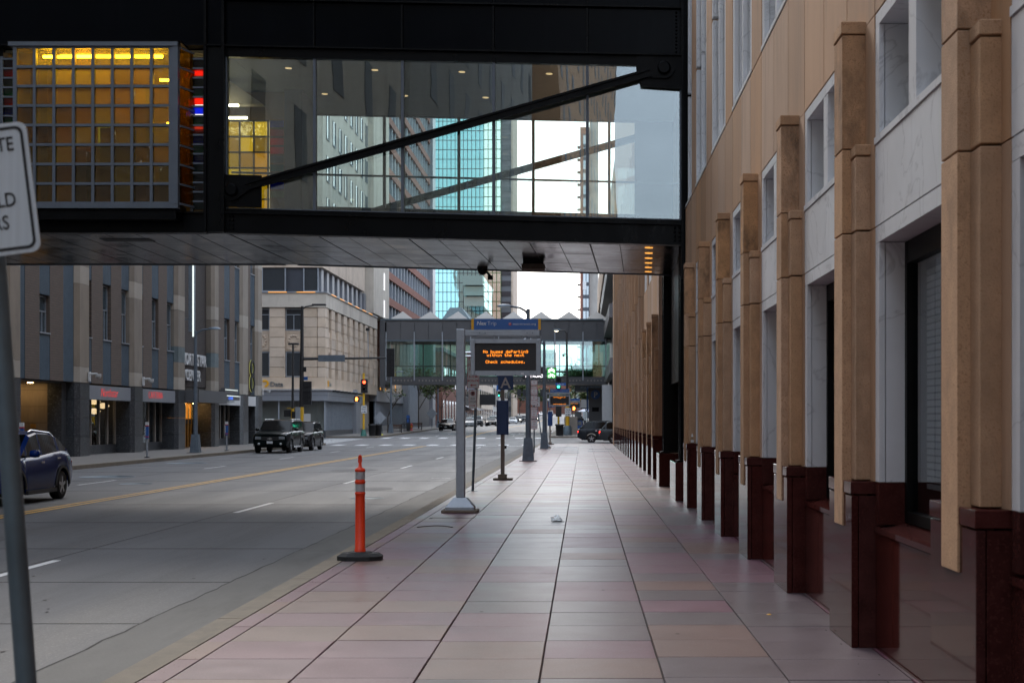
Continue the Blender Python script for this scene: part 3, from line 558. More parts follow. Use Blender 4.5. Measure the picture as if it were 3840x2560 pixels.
# rear wall of the right span
S('rear_parapet', 'black_steel', 0, LU, DEP - .2, DEP - .1, 5.74, 7.22); S('rear_head', 'black_steel', 0, LU, DEP - .2, DEP - .08, 9.58, 12.2)
rm = [0, .35, 2.3, 4.23, 6.15, 8.1, LU]
for a in rm: S('rear_mullion', 'dark_frame', a - .035, a + .035, DEP - .2, DEP - .1, 7.22, 9.58)
for a, b in zip(rm, rm[1:]): S('rear_pane', 'glass_clear', a + .035, b - .035, DEP - .155, DEP - .145, 7.22, 9.58)
S('handrail', 'dark_frame', 0.04, LU, .40, .44, 7.05, 7.09)
S('added_dark_panel', 'dark', 8.75, LU, DEP - .21, DEP - .202, 7.22, 9.58); S('inside_ceiling', 'ceiling_in', 0, LU, .25, DEP - .21, 9.60, 9.66); S('inside_floor', 'floor_in', 0, LU, .25, DEP - .21, 5.95, 6.05); S('roof_deck', 'black_steel', 0, LU, .25, DEP - .09, 12.1, 12.3)  # dark panel added behind the end pane so the mirrored sky shows
for i in range(4):
    for v in (1.4, 3.9): MB().lathe([(.075, 9.599), (.075, 9.59), (0, 9.588)], (.9 + i * 1.95 + .1 * v, v, 0), 12).build('ceiling_downlight', 'down_small', sk, xf=T)
# soffit panels: shared grid, black joints
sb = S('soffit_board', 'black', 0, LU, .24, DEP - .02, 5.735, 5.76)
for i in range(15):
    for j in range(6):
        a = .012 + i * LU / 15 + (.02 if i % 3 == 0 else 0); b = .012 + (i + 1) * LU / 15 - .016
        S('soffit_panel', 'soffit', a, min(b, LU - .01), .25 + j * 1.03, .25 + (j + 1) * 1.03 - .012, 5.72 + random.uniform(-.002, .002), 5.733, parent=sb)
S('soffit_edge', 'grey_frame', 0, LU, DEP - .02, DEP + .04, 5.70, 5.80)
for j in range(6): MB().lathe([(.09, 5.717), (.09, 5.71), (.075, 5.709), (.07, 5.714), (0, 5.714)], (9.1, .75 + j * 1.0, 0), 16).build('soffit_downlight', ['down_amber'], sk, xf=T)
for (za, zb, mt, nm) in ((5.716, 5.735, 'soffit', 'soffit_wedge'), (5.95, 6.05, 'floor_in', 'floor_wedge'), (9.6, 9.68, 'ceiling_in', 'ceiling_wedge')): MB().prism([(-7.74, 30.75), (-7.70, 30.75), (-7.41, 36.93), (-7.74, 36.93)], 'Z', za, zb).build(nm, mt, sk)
B('rear_wedge', 'black_steel', sk, -7.74, -7.42, 36.76, 36.87, 5.74, 12.2)
# left span (level) to the far building
LX = -23.3
def L(name, mat, *b, bev=0, parent=sk): return B(name, mat, parent, *b, bev=bev)
L('bottom_girder', 'black_steel', LX, -8.1, 30.56, 30.66, 5.74, 6.12); L('girder_flange', 'black_steel', LX, -8.1, 30.48, 30.74, 5.70, 5.738); L('girder_flange', 'black_steel', LX, -8.1, 30.47, 30.7, 6.122, 6.155)
L('wall_plate', 'black_steel', LX, -8.1, 30.66, 30.76, 6.157, 9.70); L('fascia_flange', 'black_steel', LX, -7.72, 30.44, 30.74, 9.702, 9.735)
for a, b in ((LX, -18), (-18, -13), (-13, -8.12)): L('fascia_panel', 'navy_panel', a + .02, b - .02, 30.57, 30.62, 9.737, 12.2, bev=.006)
L('fascia_panel', 'navy_panel', -8.08, -7.74, 30.55, 30.62, 9.737, 12.2, bev=.006)
for x in (-8.1, -7.72): L('joint_post', 'black_steel', x - .03, x + .03, 30.44, 30.66, 5.71, 12.2)
L('joint_plate', 'black_steel', -8.07, -7.75, 30.52, 30.6, 5.72, 9.69)
L('soffit_backing', 'black', LX, -7.72, 30.75, 36.9, 5.738, 5.76)
for i in range(12):
    for j in range(6):
        x0 = -7.74 - (i + 1) * .66; L('soffit_panel', 'soffit', x0 + .012, x0 + .648, 30.76 + j * 1.02, 30.76 + (j + 1) * 1.02 - .012, 5.722, 5.735, parent=sb)
L('soffit_slab', 'soffit', LX, -15.7, 30.76, 36.86, 5.722, 5.735); L('soffit_edge', 'grey_frame', LX, -7.72, 36.87, 36.93, 5.70, 5.80)
L('recess_shade_plate', 'black', -10.75, -9.65, 31.6, 32.1, 5.712, 5.721)  # black plate on the soffit paints the shade inside a hole
L('rear_wall', 'black_steel', LX, -7.72, 36.75, 36.86, 5.77, 12.2); L('inside_floor', 'floor_in', LX, -7.74, 30.77, 36.74, 5.95, 6.05); L('inside_ceiling', 'ceiling_in', LX, -7.74, 30.77, 36.74, 9.62, 9.68); L('roof_deck', 'black_steel', LX, -7.72, 30.77, 36.86, 12.1, 12.3)
L('back_panel', 'room_warm', -13.4, -7.2, 34.3, 34.4, 6.05, 9.6)
MB().prism([(-8.6, 9.02), (-7.44, 9.02), (-8.28, 9.61), (-8.6, 9.61)], 'Y', 33.0, 33.3).build('lit_bulkhead', 'beige_light', sk)
# amber glass-block bay
by = 30.02; gx0, gz0, cw = -12.0, 6.27, .4115
bay_t = L('bay_frame', 'grey_frame', -12.12, -8.55, by - .02, by + .16, 6.16, 6.255)
L('bay_head', 'grey_frame', -12.12, -8.55, by - .05, by + .2, 9.575, 9.66); L('bay_floor', 'black_steel', -12.12, -8.55, by + .16, 30.65, 6.10, 6.255); L('bay_roof', 'black_steel', -12.15, -8.5, by - .03, 30.65, 9.662, 9.70)
L('bay_skirt', 'black_steel', -12.1, -8.6, by + .02, 30.46, 5.93, 6.10)
for i in range(9):
    x = gx0 + i * cw; w = .04 if i in (0, 8) else .03; L('bay_mullion', 'grey_frame', x - w, x + w, by, by + .12, 6.256, 9.574)
for i in range(9):
    z = gz0 + i * cw; L('bay_transom', 'grey_frame', gx0, gx0 + 8 * cw, by + .012, by + .11, z - .028, z + .028)
for i in range(8):
    for j in range(8):
        o = L('amber_pane', 'amber', gx0 + i * cw + .024, gx0 + (i + 1) * cw - .024, by + .05, by + .062, gz0 + j * cw + .022, gz0 + (j + 1) * cw - .022)
        o.location = (0, random.uniform(-.004, .004), 0)
L('bay_corner_post', 'grey_frame', -8.68, -8.55, by - .03, by + .15, 6.256, 9.574)
for i in range(9):
    z = gz0 + i * cw; MB().prism([(-8.55, by + .1), (-8.52, by + .1), (-8.36, 30.6), (-8.40, 30.6)], 'Z', z - .02, z + .02).build('bay_side_rail', 'grey_frame', sk)
    if i < 8: MB().prism([(-8.545, by + .12), (-8.535, by + .12), (-8.385, 30.58), (-8.395, 30.58)], 'Z', z + .022, z + cw - .022).build('amber_pane', 'amber_shaded', sk)
# stained strips either side of the bay
cl = ['g_plum', 'g_red', 'g_olive', 'g_green', 'g_red', 'g_blue', 'g_green', 'g_rust', 'g_blue', 'g_green', 'g_blue', 'g_teal', 'g_slate', 'g_plum', 'g_slate', 'g_teal']
for (xa, xb) in ((-8.42, -8.13), (-12.5, -12.2)):
    for i, c in enumerate(cl):
        z1 = 9.45 - i * .204; L('stained_pane', c, xa + .03, xb - .02, 30.61, 30.625, z1 - .16, z1 - .02); L('stained_rail', 'grey_frame', xa, xb, 30.57, 30.655, z1 - .02, z1 + .018)
    L('stained_post', 'grey_frame', xa - .03, xa + .028, 30.56, 30.65, 6.15, 9.5); L('stained_backing', 'room_warm', xa, xb, 30.656, 30.659, 6.16, 9.5)
    for (za, zb) in ((9.1, 9.2), (8.25, 8.65), (7.95, 8.02)): B('added_pane_glow', 'added_glow', sk, xa + .06, xb - .06, 30.635, 30.65, za, zb) if xa > -9 else None  # glowing strips added behind the coloured panes to brighten them
for (xa, xb, za, zb) in ((-11.9, -11.75, 6.3, 9.5), (-10.6, -9.9, 6.3, 8.1), (-9.6, -9.5, 6.3, 9.2), (-11.2, -10.9, 6.3, 7.6), (-9.3, -8.9, 6.3, 7.3)): L('added_dark_box', 'room', xa, xb, 31.2, 31.5, za, zb)  # plain dark boxes added behind the amber panes to darken some of them
L('painted_view', 'blue_panel', -10.75, -10.3, 31.55, 31.6, 7.7, 8.3); L('painted_view_glow', 'lit_blue', -10.75, -10.45, 31.54, 31.549, 7.75, 8.25)  # added bluish panel, partly glowing, paints the bright view through the bay
# lamps inside the amber bay
wp = [o for o in sk.children if o.name.startswith('wall_plate')][0]; bpy.data.objects.remove(wp)
L('wall_plate', 'black_steel', LX, -12.5, 30.66, 30.76, 6.157, 9.70); L('bay_back', 'room_warm', -12.5, -8.13, 31.9, 32.0, 6.05, 9.6); L('bay_side', 'room_warm', -12.5, -12.4, 30.66, 31.9, 6.05, 9.6)
for (xa, xb, y, z) in ((-11.55, -9.0, 30.4, 9.43), (-11.3, -9.1, 30.75, 9.53), (-9.2, -8.8, 30.9, 9.05), (-8.93, -8.75, 30.5, 8.02)):
    L('fluorescent_tube', 'tube', xa, xb, y, y + .05, z, z + .05)
for (xa, xb, y, z) in ((-8.7, -7.93, 32.7, 8.9), (-8.7, -7.85, 33.2, 8.72)): L('fluorescent_tube', 'tube_white', xa, xb, y, y + .06, z, z + .05)
# seen through the right span: amber partition continuing inside
for i in range(4):
    for j in range(6): L('amber_pane', 'amber', -8.88 + i * .34, -8.57 + i * .34, 34.0 + .001 * j, 34.02 + .001 * j, 6.6 + j * .375, 6.945 + j * .375)
for i in range(5): L('bay_mullion', 'dark_frame', -8.91 + i * .34, -8.88 + i * .34, 33.98, 34.06, 6.1, 8.85)
for j in range(7): L('bay_transom', 'dark_frame', -8.9, -7.5, 33.97, 34.05, 6.57 + j * .375, 6.6 + j * .375)
for j in range(9): L('stained_pane', cl[(j * 3 + 2) % 16], -7.48, -7.16, 34.0, 34.01, 7.0 + j * .21, 7.16 + j * .21)
L('inner_pier', 'floor_in', -7.14, -6.72, 34.0, 35.5, 6.05, 9.6); L('partition_glow', 'lit_room', -8.9, -7.55, 34.22, 34.24, 6.6, 8.9)
# columns at the right end with granite pedestals
for (y0, y1, x1, zb) in ((30.25, 30.8, 2.36, .84), (36.55, 37.1, 2.62, .88)):
    m = MB(); m.box(2.06, x1, y0, y0 + .05, zb, 12.4).box(2.06, x1, y1 - .05, y1, zb, 12.4).box(2.13, 2.19, y0 + .05, y1 - .05, zb, 12.4); m.build('bridge_column', 'black_steel', sk)
    L('column_cover', 'black_steel', 2.20, x1 - .01, y0 + .06, y1 - .06, zb, 12.3)
    L('column_base_plate', 'black_steel', 2.0, x1 + .05, y0 - .06, y1 + .05, zb - .03, zb)
L('infill_wall', 'black_steel', 2.24, 2.3, 30.8, 36.55, 2.6, 5.75)
p1 = L('pedestal', 'granite', 1.93, 2.55, 29.75, 31.6, 0, .80, bev=.006); p2 = L('pedestal', 'granite', 1.93, 2.75, 36.2, 37.4, 0, .84, bev=.006)
# things hung under the bridge
t = thing('surveillance_camera', 'small dome surveillance camera hung under the near bridge', 'camera', (-2.57, 36.3, 5.6))
MB().box(-.13, .13, -.1, .1, -.06, .06).build('mount', 'dark', t); MB().lathe([(.13, -.06), (.13, -.10), (.1, -.17), (.05, -.21), (0, -.215)], (0, 0, 0), 16).build('dome', 'car_glass', t); MB().tube((.08, 0, -.1), (.2, 0, -.24), .03).lathe([(.07, -.05), (.07, .05), (0, .055)], (.2, 0, -.28), 12).build('arm_camera', 'dark', t)
t = thing('hanging_light_box', 'black box fixture with pale underside hung under the near bridge', 'light fixture', (-1.2, 34.3, 0))
MB().box(-.24, .24, -.3, .3, 5.42, 5.70).build('housing', 'black', t); MB().prism([(-.26, 5.30), (.26, 5.30), (.28, 5.42), (-.28, 5.42)], 'Y', -.33, .33).build('lower_housing', 'concrete_pad', t)
# ================================================================== NORTHSTAR BUILDING (left, near)
nb = thing('brown_brick_building', 'brown brick building with blue metal panels and stone piers across the street', 'building')
FX = -23.5
def N(name, mat, *b, bev=0, parent=nb): return B(name, mat, parent, *b, bev=bev)
_cor = {}
def corrugated(y0, y1, z0, z1, x=FX + .02):
    w = y1 - y0; n = max(3, int(w / .11)); key = round(w, 2)
    if key not in _cor:
        m = MB(); pts = [(0, 0), (-.08, 0)]; pr = []
        for i in range(n):
            a = i * w / n; d = w / n; pr += [(0, a), (0, a + d * .4), (-.035, a + d * .5), (-.035, a + d * .9)]
        pr.append((0, w)); vs = [(px, py, 0) for px, py in pr] + [(px, py, 1) for px, py in pr]; k = len(pr)
        m.add(vs, [(i, i + 1, k + i + 1, k + i) for i in range(k - 1)]); m.box(-.08, -.04, 0, w, 0, 1); _cor[key] = m.mesh('blue_panel', 'blue_panel')
    o = link('blue_panel', _cor[key], nb, (x, y0 + .01, z0)); o.scale = (1, (w - .02) / w, z1 - z0); return o
ZW = [(5.62, 8.3), (12.0, 14.7), (18.3, 21), (24.6, 27.3), (30.9, 33.6)]; TOPZ = 38
def column_w(y0, y1, zs=ZW):
    zp = 3.44
    for (a, b) in zs:
        corrugated(y0, y1, zp, a - .06); N('window_sill', 'galv', FX - .1, FX + .07, y0, y1, a - .055, a)
        f = MB(); fw = .05
        f.box(FX - .22, FX - .14, y0, y0 + fw, a, b).box(FX - .22, FX - .14, y1 - fw, y1, a, b).box(FX - .22, FX - .14, y0 + fw, y1 - fw, b - fw, b).box(FX - .22, FX - .14, y0 + fw, y1 - fw, (a + b) / 2 + .1, (a + b) / 2 + .16).box(FX - .22, FX - .14, (y0 + y1) / 2 + .12, (y0 + y1) / 2 + .16, a, (a + b) / 2 + .1)
        w = f.build('window', 'galv', nb); B('pane', 'pane_blue', w, FX - .20, FX - .19, y0 + fw, y1 - fw, a, b - fw); zp = b + .05
    corrugated(y0, y1, zp, TOPZ)
def pier(y0, y1, teal=False):
    zz = [3.42, 4.15, 8.0, 8.85, 12.5, 13.3, 17, 21, 25, 30, TOPZ]; c = .28
    for i, (a, b) in enumerate(zip(zz, zz[1:])):
        mt = 'beige_light' if i in (0, 2, 4) else 'beige_stone'
        if teal and i in (1,): 
            for k, (za, zb) in enumerate(((4.16, 5.0), (5.01, 5.9), (5.91, 7.99))):
                MB().prism([(FX - .5, y0), (FX + .05, y0), (FX + .22, y0 + c), (FX + .22, y1 - c), (FX + .05, y1), (FX - .5, y1)], 'Z', za, zb).build('pier_stone', 'teal_stone' if k == 1 else 'beige_stone', nb)
            continue
        MB().prism([(FX - .5, y0), (FX + .05, y0), (FX + .22, y0 + c), (FX + .22, y1 - c), (FX + .05, y1), (FX - .5, y1)], 'Z', a + .01, b).build('pier_stone', mt, nb)
    for k, (a, b) in enumerate(((0, .9), (.91, 1.8), (1.81, 2.65), (2.66, 3.40))):
        MB().prism([(FX - .8, y0), (FX + .06, y0), (FX + .24, y0 + c), (FX + .24, y1 - c), (FX + .06, y1), (FX - .8, y1)], 'Z', a, b).build('granite_block', 'charcoal_granite', nb)
def brick(y0, y1, mat='brick_brown'): N('brick_panel', mat, FX - .3, FX + .03, y0, y1, 3.44, TOPZ)
for i, (a, b) in enumerate(((49.5, 51.2), (57.5, 59.1), (65.5, 67.3), (73.5, 75.4), (81.5, 83.4), (89.6, 91.1), (97.05, 99.1), (101.6, 103.4))): pier(a, b, teal=i in (4, 5))
corrugated(51.2, 52.4, 3.44, TOPZ); brick(52.4, 56.3); corrugated(56.3, 57.5, 3.44, TOPZ)
corrugated(59.1, 59.8, 3.44, TOPZ); brick(59.8, 61.4); column_w(61.4, 62.6, [(5.5, 7.1)] + ZW[1:]); brick(62.6, 64.2); corrugated(64.2, 65.5, 3.44, TOPZ)
for a, b, k in ((67.3, 67.9, 'w'), (67.9, 69.5, 'b'), (69.5, 70.7, 'w'), (70.7, 72.3, 'b'), (72.3, 73.5, 'w'), (75.4, 75.85, 'w'), (75.85, 77.4, 'b'), (77.4, 78.6, 'w'), (78.6, 80.2, 'b'), (80.2, 81.5, 'w'),
                (91.1, 91.5, 'w'), (91.5, 93.0, 'b'), (93.0, 94.4, 'w'), (94.4, 95.8, 'b'), (95.8, 97.05, 'w'), (99.1, 99.3, 'w'), (99.3, 100.3, 'b'), (100.3, 101.6, 'w')):
    (column_w if k == 'w' else brick)(a, b)
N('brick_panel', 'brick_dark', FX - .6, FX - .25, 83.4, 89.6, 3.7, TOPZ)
N('core', 'brick_brown', -60, FX - .6, 45, 103.3, 3.7, TOPZ - .1); N('side_wall', 'brick_brown', -60, FX - .1, 103.0, 103.35, 0, TOPZ - .05); N('rear_core', 'room', -60, -29.5, 45, 103, 0, 3.7); N('first_floor', 'room', -29.5, FX - .3, 45, 103, 3.42, 3.69)
# ground floor: fascias, shopfronts, lit entries
for (a, b, mt) in ((67.32, 73.48, 'metal_fascia'), (75.42, 81.48, 'metal_fascia'), (91.12, 97.03, 'white_panel'), (99.12, 101.58, 'white_panel')):
    N('sign_fascia', mt, FX - .1, FX + .12, a, b, 2.66, 3.34)
    N('shop_plinth', 'charcoal_granite', FX - .8, FX - .62, a, b, 0, .45)
    n = 5 if b - a > 5 else 3
    for i in range(n + 1): y = a + (b - a) * i / n; N('shop_mullion', 'beige_metal', FX - .78, FX - .64, y - .05, y + .05, .451, 3.4)
    for i in range(n): N('shop_pane', 'glass_dark', FX - .72, FX - .71, a + (b - a) * i / n + .05, a + (b - a) * (i + 1) / n - .05, .451, 3.4)
N('shop_divider', 'room', -29.4, FX - .81, 74.3, 74.5, 0, 3.41); N('shop_divider', 'room', -29.4, FX - .81, 83.0, 83.2, 0, 3.41); N('shop_divider', 'room', -29.4, FX - .81, 66.2, 66.4, 0, 3.41); N('shop_divider', 'room', -29.4, FX - .81, 90.2, 90.4, 0, 3.41)
text('sign_letters', 'Northstar', .62, 'red_neon', nb, (FX + .125, 68.9, 2.82), FACE_EAST, shear=.25, off=-.012)
text('sign_letters', 'CAFETERIA', .52, 'red_neon', nb, (FX + .125, 76.5, 2.86), FACE_EAST, off=-.010)
text('sign_letters', 'BANK & TRUST', .34, 'galv', nb, (FX + .125, 93.1, 2.84), FACE_EAST); MB().lathe([(.14, 0), (.14, .02)], (FX + .12, 92.6, 2.98), 12, 'X').build('sign_emblem', 'brick_red', nb)
L_ = dict(rot=FACE_EAST, ext=.09)
text('sign_letters', 'NORTHSTAR', .98, 'white_panel', nb, (FX - .12, 83.5, 4.98), FACE_EAST, ext=.09, off=.012, sx=.93); text('sign_letters', 'CENTER', .92, 'white_panel', nb, (FX - .12, 84.3, 4.05), FACE_EAST, ext=.09, off=.012, sx=.95)
N('blade_lamp', 'white_lit', FX + .42, FX + .50, 83.98, 84.04, 6.6, 12.0); N('blade_bracket', 'galv', FX - .25, FX + .3, 84.22, 84.28, 7.6, 7.7); N('blade_body', 'galv_blue', FX + .18, FX + .55, 84.05, 84.195, 6.9, 12.1)
# figure 8 with a lit edge
for (dx, mt, s) in ((.16, 'sign_black', 1.0), (.112, 'yellow_edge', 1.03)):
    for (cz, rz) in ((5.33, .56), (4.26, .60)):
        m = MB(); n = 28; ry = .62; ww = .14
        for i in range(n):
            t0, t1 = 2 * math.pi * i / n, 2 * math.pi * (i + 1) / n
            def pt(t, k): return (100.3 + ry * k * s * math.sin(t), cz + rz * k * s * math.cos(t))
            m.prism([pt(t0, 1), pt(t1, 1), pt(t1, .72), pt(t0, .72)], 'X', FX + dx - (.03 if mt == 'sign_black' else .012), FX + dx + (.06 if mt == 'sign_black' else .012))
        m.build('figure_eight', mt, nb)
# bank sign with glowing lines
for (z0, z1, y1) in ((3.35, 3.72, 93.7), (2.97, 3.33, 94.2)):
    N('sign_blade', 'dark_fascia', FX + .5, FX + .75, 90.3, y1, z0, z1); N('sign_line', 'white_lit', FX + .751, FX + .77, 90.4, y1 - .1, z0 + .24, z0 + .28)
text('sign_letters', 'U.S. BANK', .26, 'blue_neon', nb, (FX + .76, 91.2, 3.0), FACE_EAST); N('sign_arm', 'dark_fascia', FX + .2, FX + .5, 91.0, 91.2, 3.1, 3.6)
# near entry: warm lit stone wall under the soffit
N('entry_soffit', 'dark_fascia', -28, FX - .31, 59.1, 65.5, 3.38, 3.415); N('entry_return', 'charcoal_granite', FX - .95, FX - .3, 64.9, 65.5, 0, 3.37); N('entry_wall', 'beige_stone', FX - 2.3, FX - .96, 65.0, 65.5, 0, 3.37); N('entry_back', 'beige_stone', -28, FX - 2.31, 65.2, 65.5, 0, 3.37)
for i in range(4): N('entry_joint', 'joint', FX - 2.3, FX - .96, 64.995, 65.0, .8 + i * .75, .812 + i * .75)
N('entry_plaque', 'gold', FX - 1.75, FX - 1.5, 64.97, 65.0, 1.3, 1.5); N('entry_door', 'gold', FX - 2.75, FX - 2.45, 64.7, 65.19, 0, 2.9)
for x in (-25.0, -25.9): MB().lathe([(.12, 3.379), (.12, 3.36), (0, 3.355)], (x, 64.3, 0), 12).build('entry_downlight', 'lamp_warm', nb)
N('gap_wall', 'charcoal_granite', -28, -27.7, 45, 65, 0, 3.42)
# gold doors under the dark canopy
N('canopy', 'dark_fascia', FX - .4, FX + 1.0, 83.3, 89.8, 2.72, 3.45); N('entry_back', 'room_warm', -26.8, -26.6, 83.4, 89.6, 0, 3.5)
for i in range(9):
    y = 83.5 + i * .68; N('door_leaf', 'gold', -24.62, -24.55, y, y + .3, 0, 2.72); N('door_pane', 'amber_wash', -24.66, -24.65, y + .3, y + .68, 1.75, 2.72); N('door_rail', 'dark', -24.64, -24.54, y + .3, y + .68, 1.45, 1.74); N('door_pane', 'pane_dark', -24.66, -24.65, y + .3, y + .68, 0, 1.45)
for y in (84.4, 86.0, 88.6): MB().lathe([(.11, 2.719), (.11, 2.70), (0, 2.69)], (-24.2, y, 0), 12).build('canopy_downlight', 'lamp_warm', nb)
# lamps in the cafeteria window
prof = [(.02, .15), (.12, .13), (.26, .07), (.33, 0), (.26, -.07), (.12, -.13), (.02, -.15)]
for i, (y, z) in enumerate(((72.4, 2.62), (73.75, 2.42), (72.4, 2.13))):
    t = thing('pendant_lamp', ('topmost pale bubble lamp hanging in the red lettered shop window', 'middle pale bubble lamp hanging at right in the red lettered shop window', 'lowest pale bubble lamp hanging in the red lettered shop window')[i], 'lamp', (-24.9, y, z), group='pendant lamps in the shop')
    MB().lathe(prof, n=20).build('shade', 'lamp_bulb', t); MB().tube((0, 0, .15), (0, 0, 3.41 - z), .01, n=6).build('cord', 'dark', t)
B('back_picture', 'brick_red', nb, -28.6, -28.5, 72.5, 74.2, .8, 2.5)
# cameras on the piers
for (y, z, lab) in ((66.9, 3.75, 'white wall camera on the pier left of the red script sign'), (75.1, 3.75, 'white wall camera on the pier between the two shop signs'), (103.1, 3.75, 'white wall camera on the last pier by the crossing')):
    t = thing('wall_camera', lab, 'camera', (FX + .24, y, z), group='cameras on the piers')
    MB().box(0, .08, -.1, .1, -.25, .2).build('back_box', 'white_panel', t); MB().tube((.05, 0, .1), (.4, 0, .1), .05).build('arm', 'white_panel', t); MB().lathe([(.14, .05), (.14, -.08), (.09, -.16), (0, -.19)], (.45, 0, .05), 14).build('dome', 'white_panel', t)

# ================================================================== LIMESTONE CORNER BUILDING
lb = thing('limestone_corner_building', 'pale limestone corner building with grey glass shopfront beyond the crossing', 'building')
CY = 129.7
def K(name, mat, *b, bev=0, parent=lb): return B(name, mat, parent, *b, bev=bev)
K('core', 'limestone_grey', -60, FX - .9, CY + .9, 162, 0, 60); K('sign_course', 'limestone', -60, FX, CY, 162, 4.5, 5.55); K('cornice', 'limestone_grey', -60, FX + .05, CY - .05, 162, 11.95, 13.25); K('cornice_lip', 'metal_fascia', -60, FX + .15, CY - .15, 162, 13.25, 13.36)
_lb = {}
def block(x0, x1, y0, y1, z0, z1, mat='limestone'):
    k = (round(x1 - x0, 2), round(y1 - y0, 2), round(z1 - z0, 2), mat)
    if k not in _lb: _lb[k] = MB().bbox(0, x1 - x0, 0, y1 - y0, 0, z1 - z0, b=.03).mesh('stone_block', mat)
    return link('stone_block', _lb[k], lb, (x0, y0, z0))
def stack(x0, x1, y0, y1):
    z = 5.56; h = (11.94 - 5.56) / 7
    for i in range(7): block(x0, x1, y0, y1, z + i * h, z + (i + 1) * h - .03)
def wfront(x0, x1, z0, z1, mull=True):
    f = MB(); fw = .09; y = CY + .3
    f.box(x0, x0 + fw, y, y + .12, z0, z1).box(x1 - fw, x1, y, y + .12, z0, z1).box(x0 + fw, x1 - fw, y, y + .12, z0, z0 + fw).box(x0 + fw, x1 - fw, y, y + .12, z1 - fw, z1)
    if mull: f.box((x0 + x1) / 2 - .03, (x0 + x1) / 2 + .03, y, y + .1, z0 + fw, z1 - .6).box(x0 + fw, x1 - fw, y, y + .1, z1 - .6, z1 - .54)
    w = f.build('window', 'galv', lb); B('pane', 'pane_dark', w, x0 + fw, x1 - fw, y + .05, y + .06, z0 + fw, z1 - fw)
def ornament(x0, x1, y0, y1, z0, z1, ax):
    p = K('spandrel', 'limestone', x0, x1, y0, y1, z0, z1)
    m = MB(); cx, cy_, cz = (x0 + x1) / 2, (y0 + y1) / 2, (z0 + z1) / 2
    for i in range(12):
        t = 2 * math.pi * i / 12; a, b = .42 * math.cos(t), .5 * math.sin(t); r = .13
        m.lathe([(0, -r), (r * .8, -r * .5), (r, 0), (r * .8, r * .5), (0, r)], (cx + a, y0 + .02, cz + b) if ax == 'Y' else (x1 - .02, cy_ + a, cz + b), 6)
    m.build('carved_wreath', 'limestone', p)
    f = MB(); e = .12
    if ax == 'Y':
        for (a, b, c, d) in ((x0 + e, x1 - e, z0 + e, z0 + e + .07), (x0 + e, x1 - e, z1 - e - .07, z1 - e), (x0 + e, x0 + e + .07, z0 + e, z1 - e), (x1 - e - .07, x1 - e, z0 + e, z1 - e)): f.box(a, b, y0 - .04, y0 + .02, c, d)
        f.build('carved_border', 'limestone', p)
# front face, corner outwards: pier | window | pier | window ...
x = FX
stack(x - .72, x, CY, CY + .9); stack(x - 2.15, x - .76, CY + .06, CY + .9)
for k in range(2):
    wx1 = x - 2.2 - k * 2.95; wx0 = wx1 - 1.5
    wfront(wx0, wx1, 9.85, 11.85); ornament(wx0, wx1, CY + .25, CY + .9, 7.95, 9.8, 'Y'); wfront(wx0, wx1, 5.6, 7.9, False); stack(wx0 - 1.42, wx0 - .03, CY + .06, CY + .9)
K('front_wall', 'limestone', -60, x - 9.6, CY + .1, CY + .9, 5.56, 11.94)
# street face: nine narrow windows
y = CY + .94
stack(FX - .9, FX, y, y + .7); y += .75
for k in range(9):
    wy0, wy1 = y, y + 1.5
    for (z0, z1) in ((5.6, 7.9), (9.85, 11.85)):
        f = MB().box(FX - .4, FX - .3, wy0, wy0 + .1, z0, z1).box(FX - .4, FX - .3, wy1 - .1, wy1, z0, z1).box(FX - .4, FX - .3, wy0 + .1, wy1 - .1, z1 - .1, z1).build('window', 'galv', lb); B('pane', 'pane_dark', f, FX - .36, FX - .35, wy0 + .1, wy1 - .1, z0, z1 - .1)
    ornament(FX - .6, FX - .15, wy0, wy1, 7.92, 9.82, 'X'); stack(FX - .9, FX, wy1 + .03, wy1 + 1.9); y = wy1 + 1.93
# recessed strip-window storey and storeys above
K('strip_back', 'slate_panel', -60, FX - .9, CY + .5, 162, 13.37, 15.6)
for (a, b) in ((-25.6, -24.2), (-29.4, -27.2), (-33, -31.5)):
    f = MB().box(a, a + .1, CY + .35, CY + .5, 13.4, 15.55).box(b - .1, b, CY + .35, CY + .5, 13.4, 15.55).box(a + .1, b - .1, CY + .35, CY + .5, 13.4, 13.5).build('window', 'galv', lb); B('pane', 'pane_dark', f, a + .1, b - .1, CY + .42, CY + .43, 13.5, 15.55)
B('lit_interior', 'lit_room', lb, -29.3, -28.3, CY + .46, CY + .47, 13.6, 14.6)
for i in range(11): K('strip_pier', 'metal_fascia', FX - .9, FX - .55, CY + 1.0 + i * 2.85, CY + 2.1 + i * 2.85, 13.37, 15.6)
for i in range(11): K('strip_pane', 'pane_dark', FX - .9, FX - .85, CY + 2.1 + i * 2.85, CY + 3.85 + i * 2.85, 13.37, 15.6)
K('upper_band', 'limestone', -60, FX - .3, CY + .3, 155, 15.61, 19.0); K('upper_wall', 'limestone_grey', -60, FX - .31, CY + .31, 161.8, 19.01, 60)
for j in range(10):
    z = 20 + j * 3.9
    for i in range(9):
        y = CY + 2.2 + i * 3.35
        f = MB().box(FX - .33, FX - .24, y - .08, y, z, z + 2.3).box(FX - .33, FX - .24, y + 1.25, y + 1.33, z, z + 2.3).box(FX - .33, FX - .22, y - .12, y + 1.37, z - .12, z).build('window', 'galv_dark', lb); B('pane', 'pane_sky' if (i * 7 + j * 3) % 4 else 'pane_blue', f, FX - .32, FX - .305, y, y + 1.25, z, z + 2.3)
    for xx in (-26.6, -30.2): K('window', 'pane_blue', xx, xx + 1.4, CY + .26, CY + .305, z, z + 2.2)
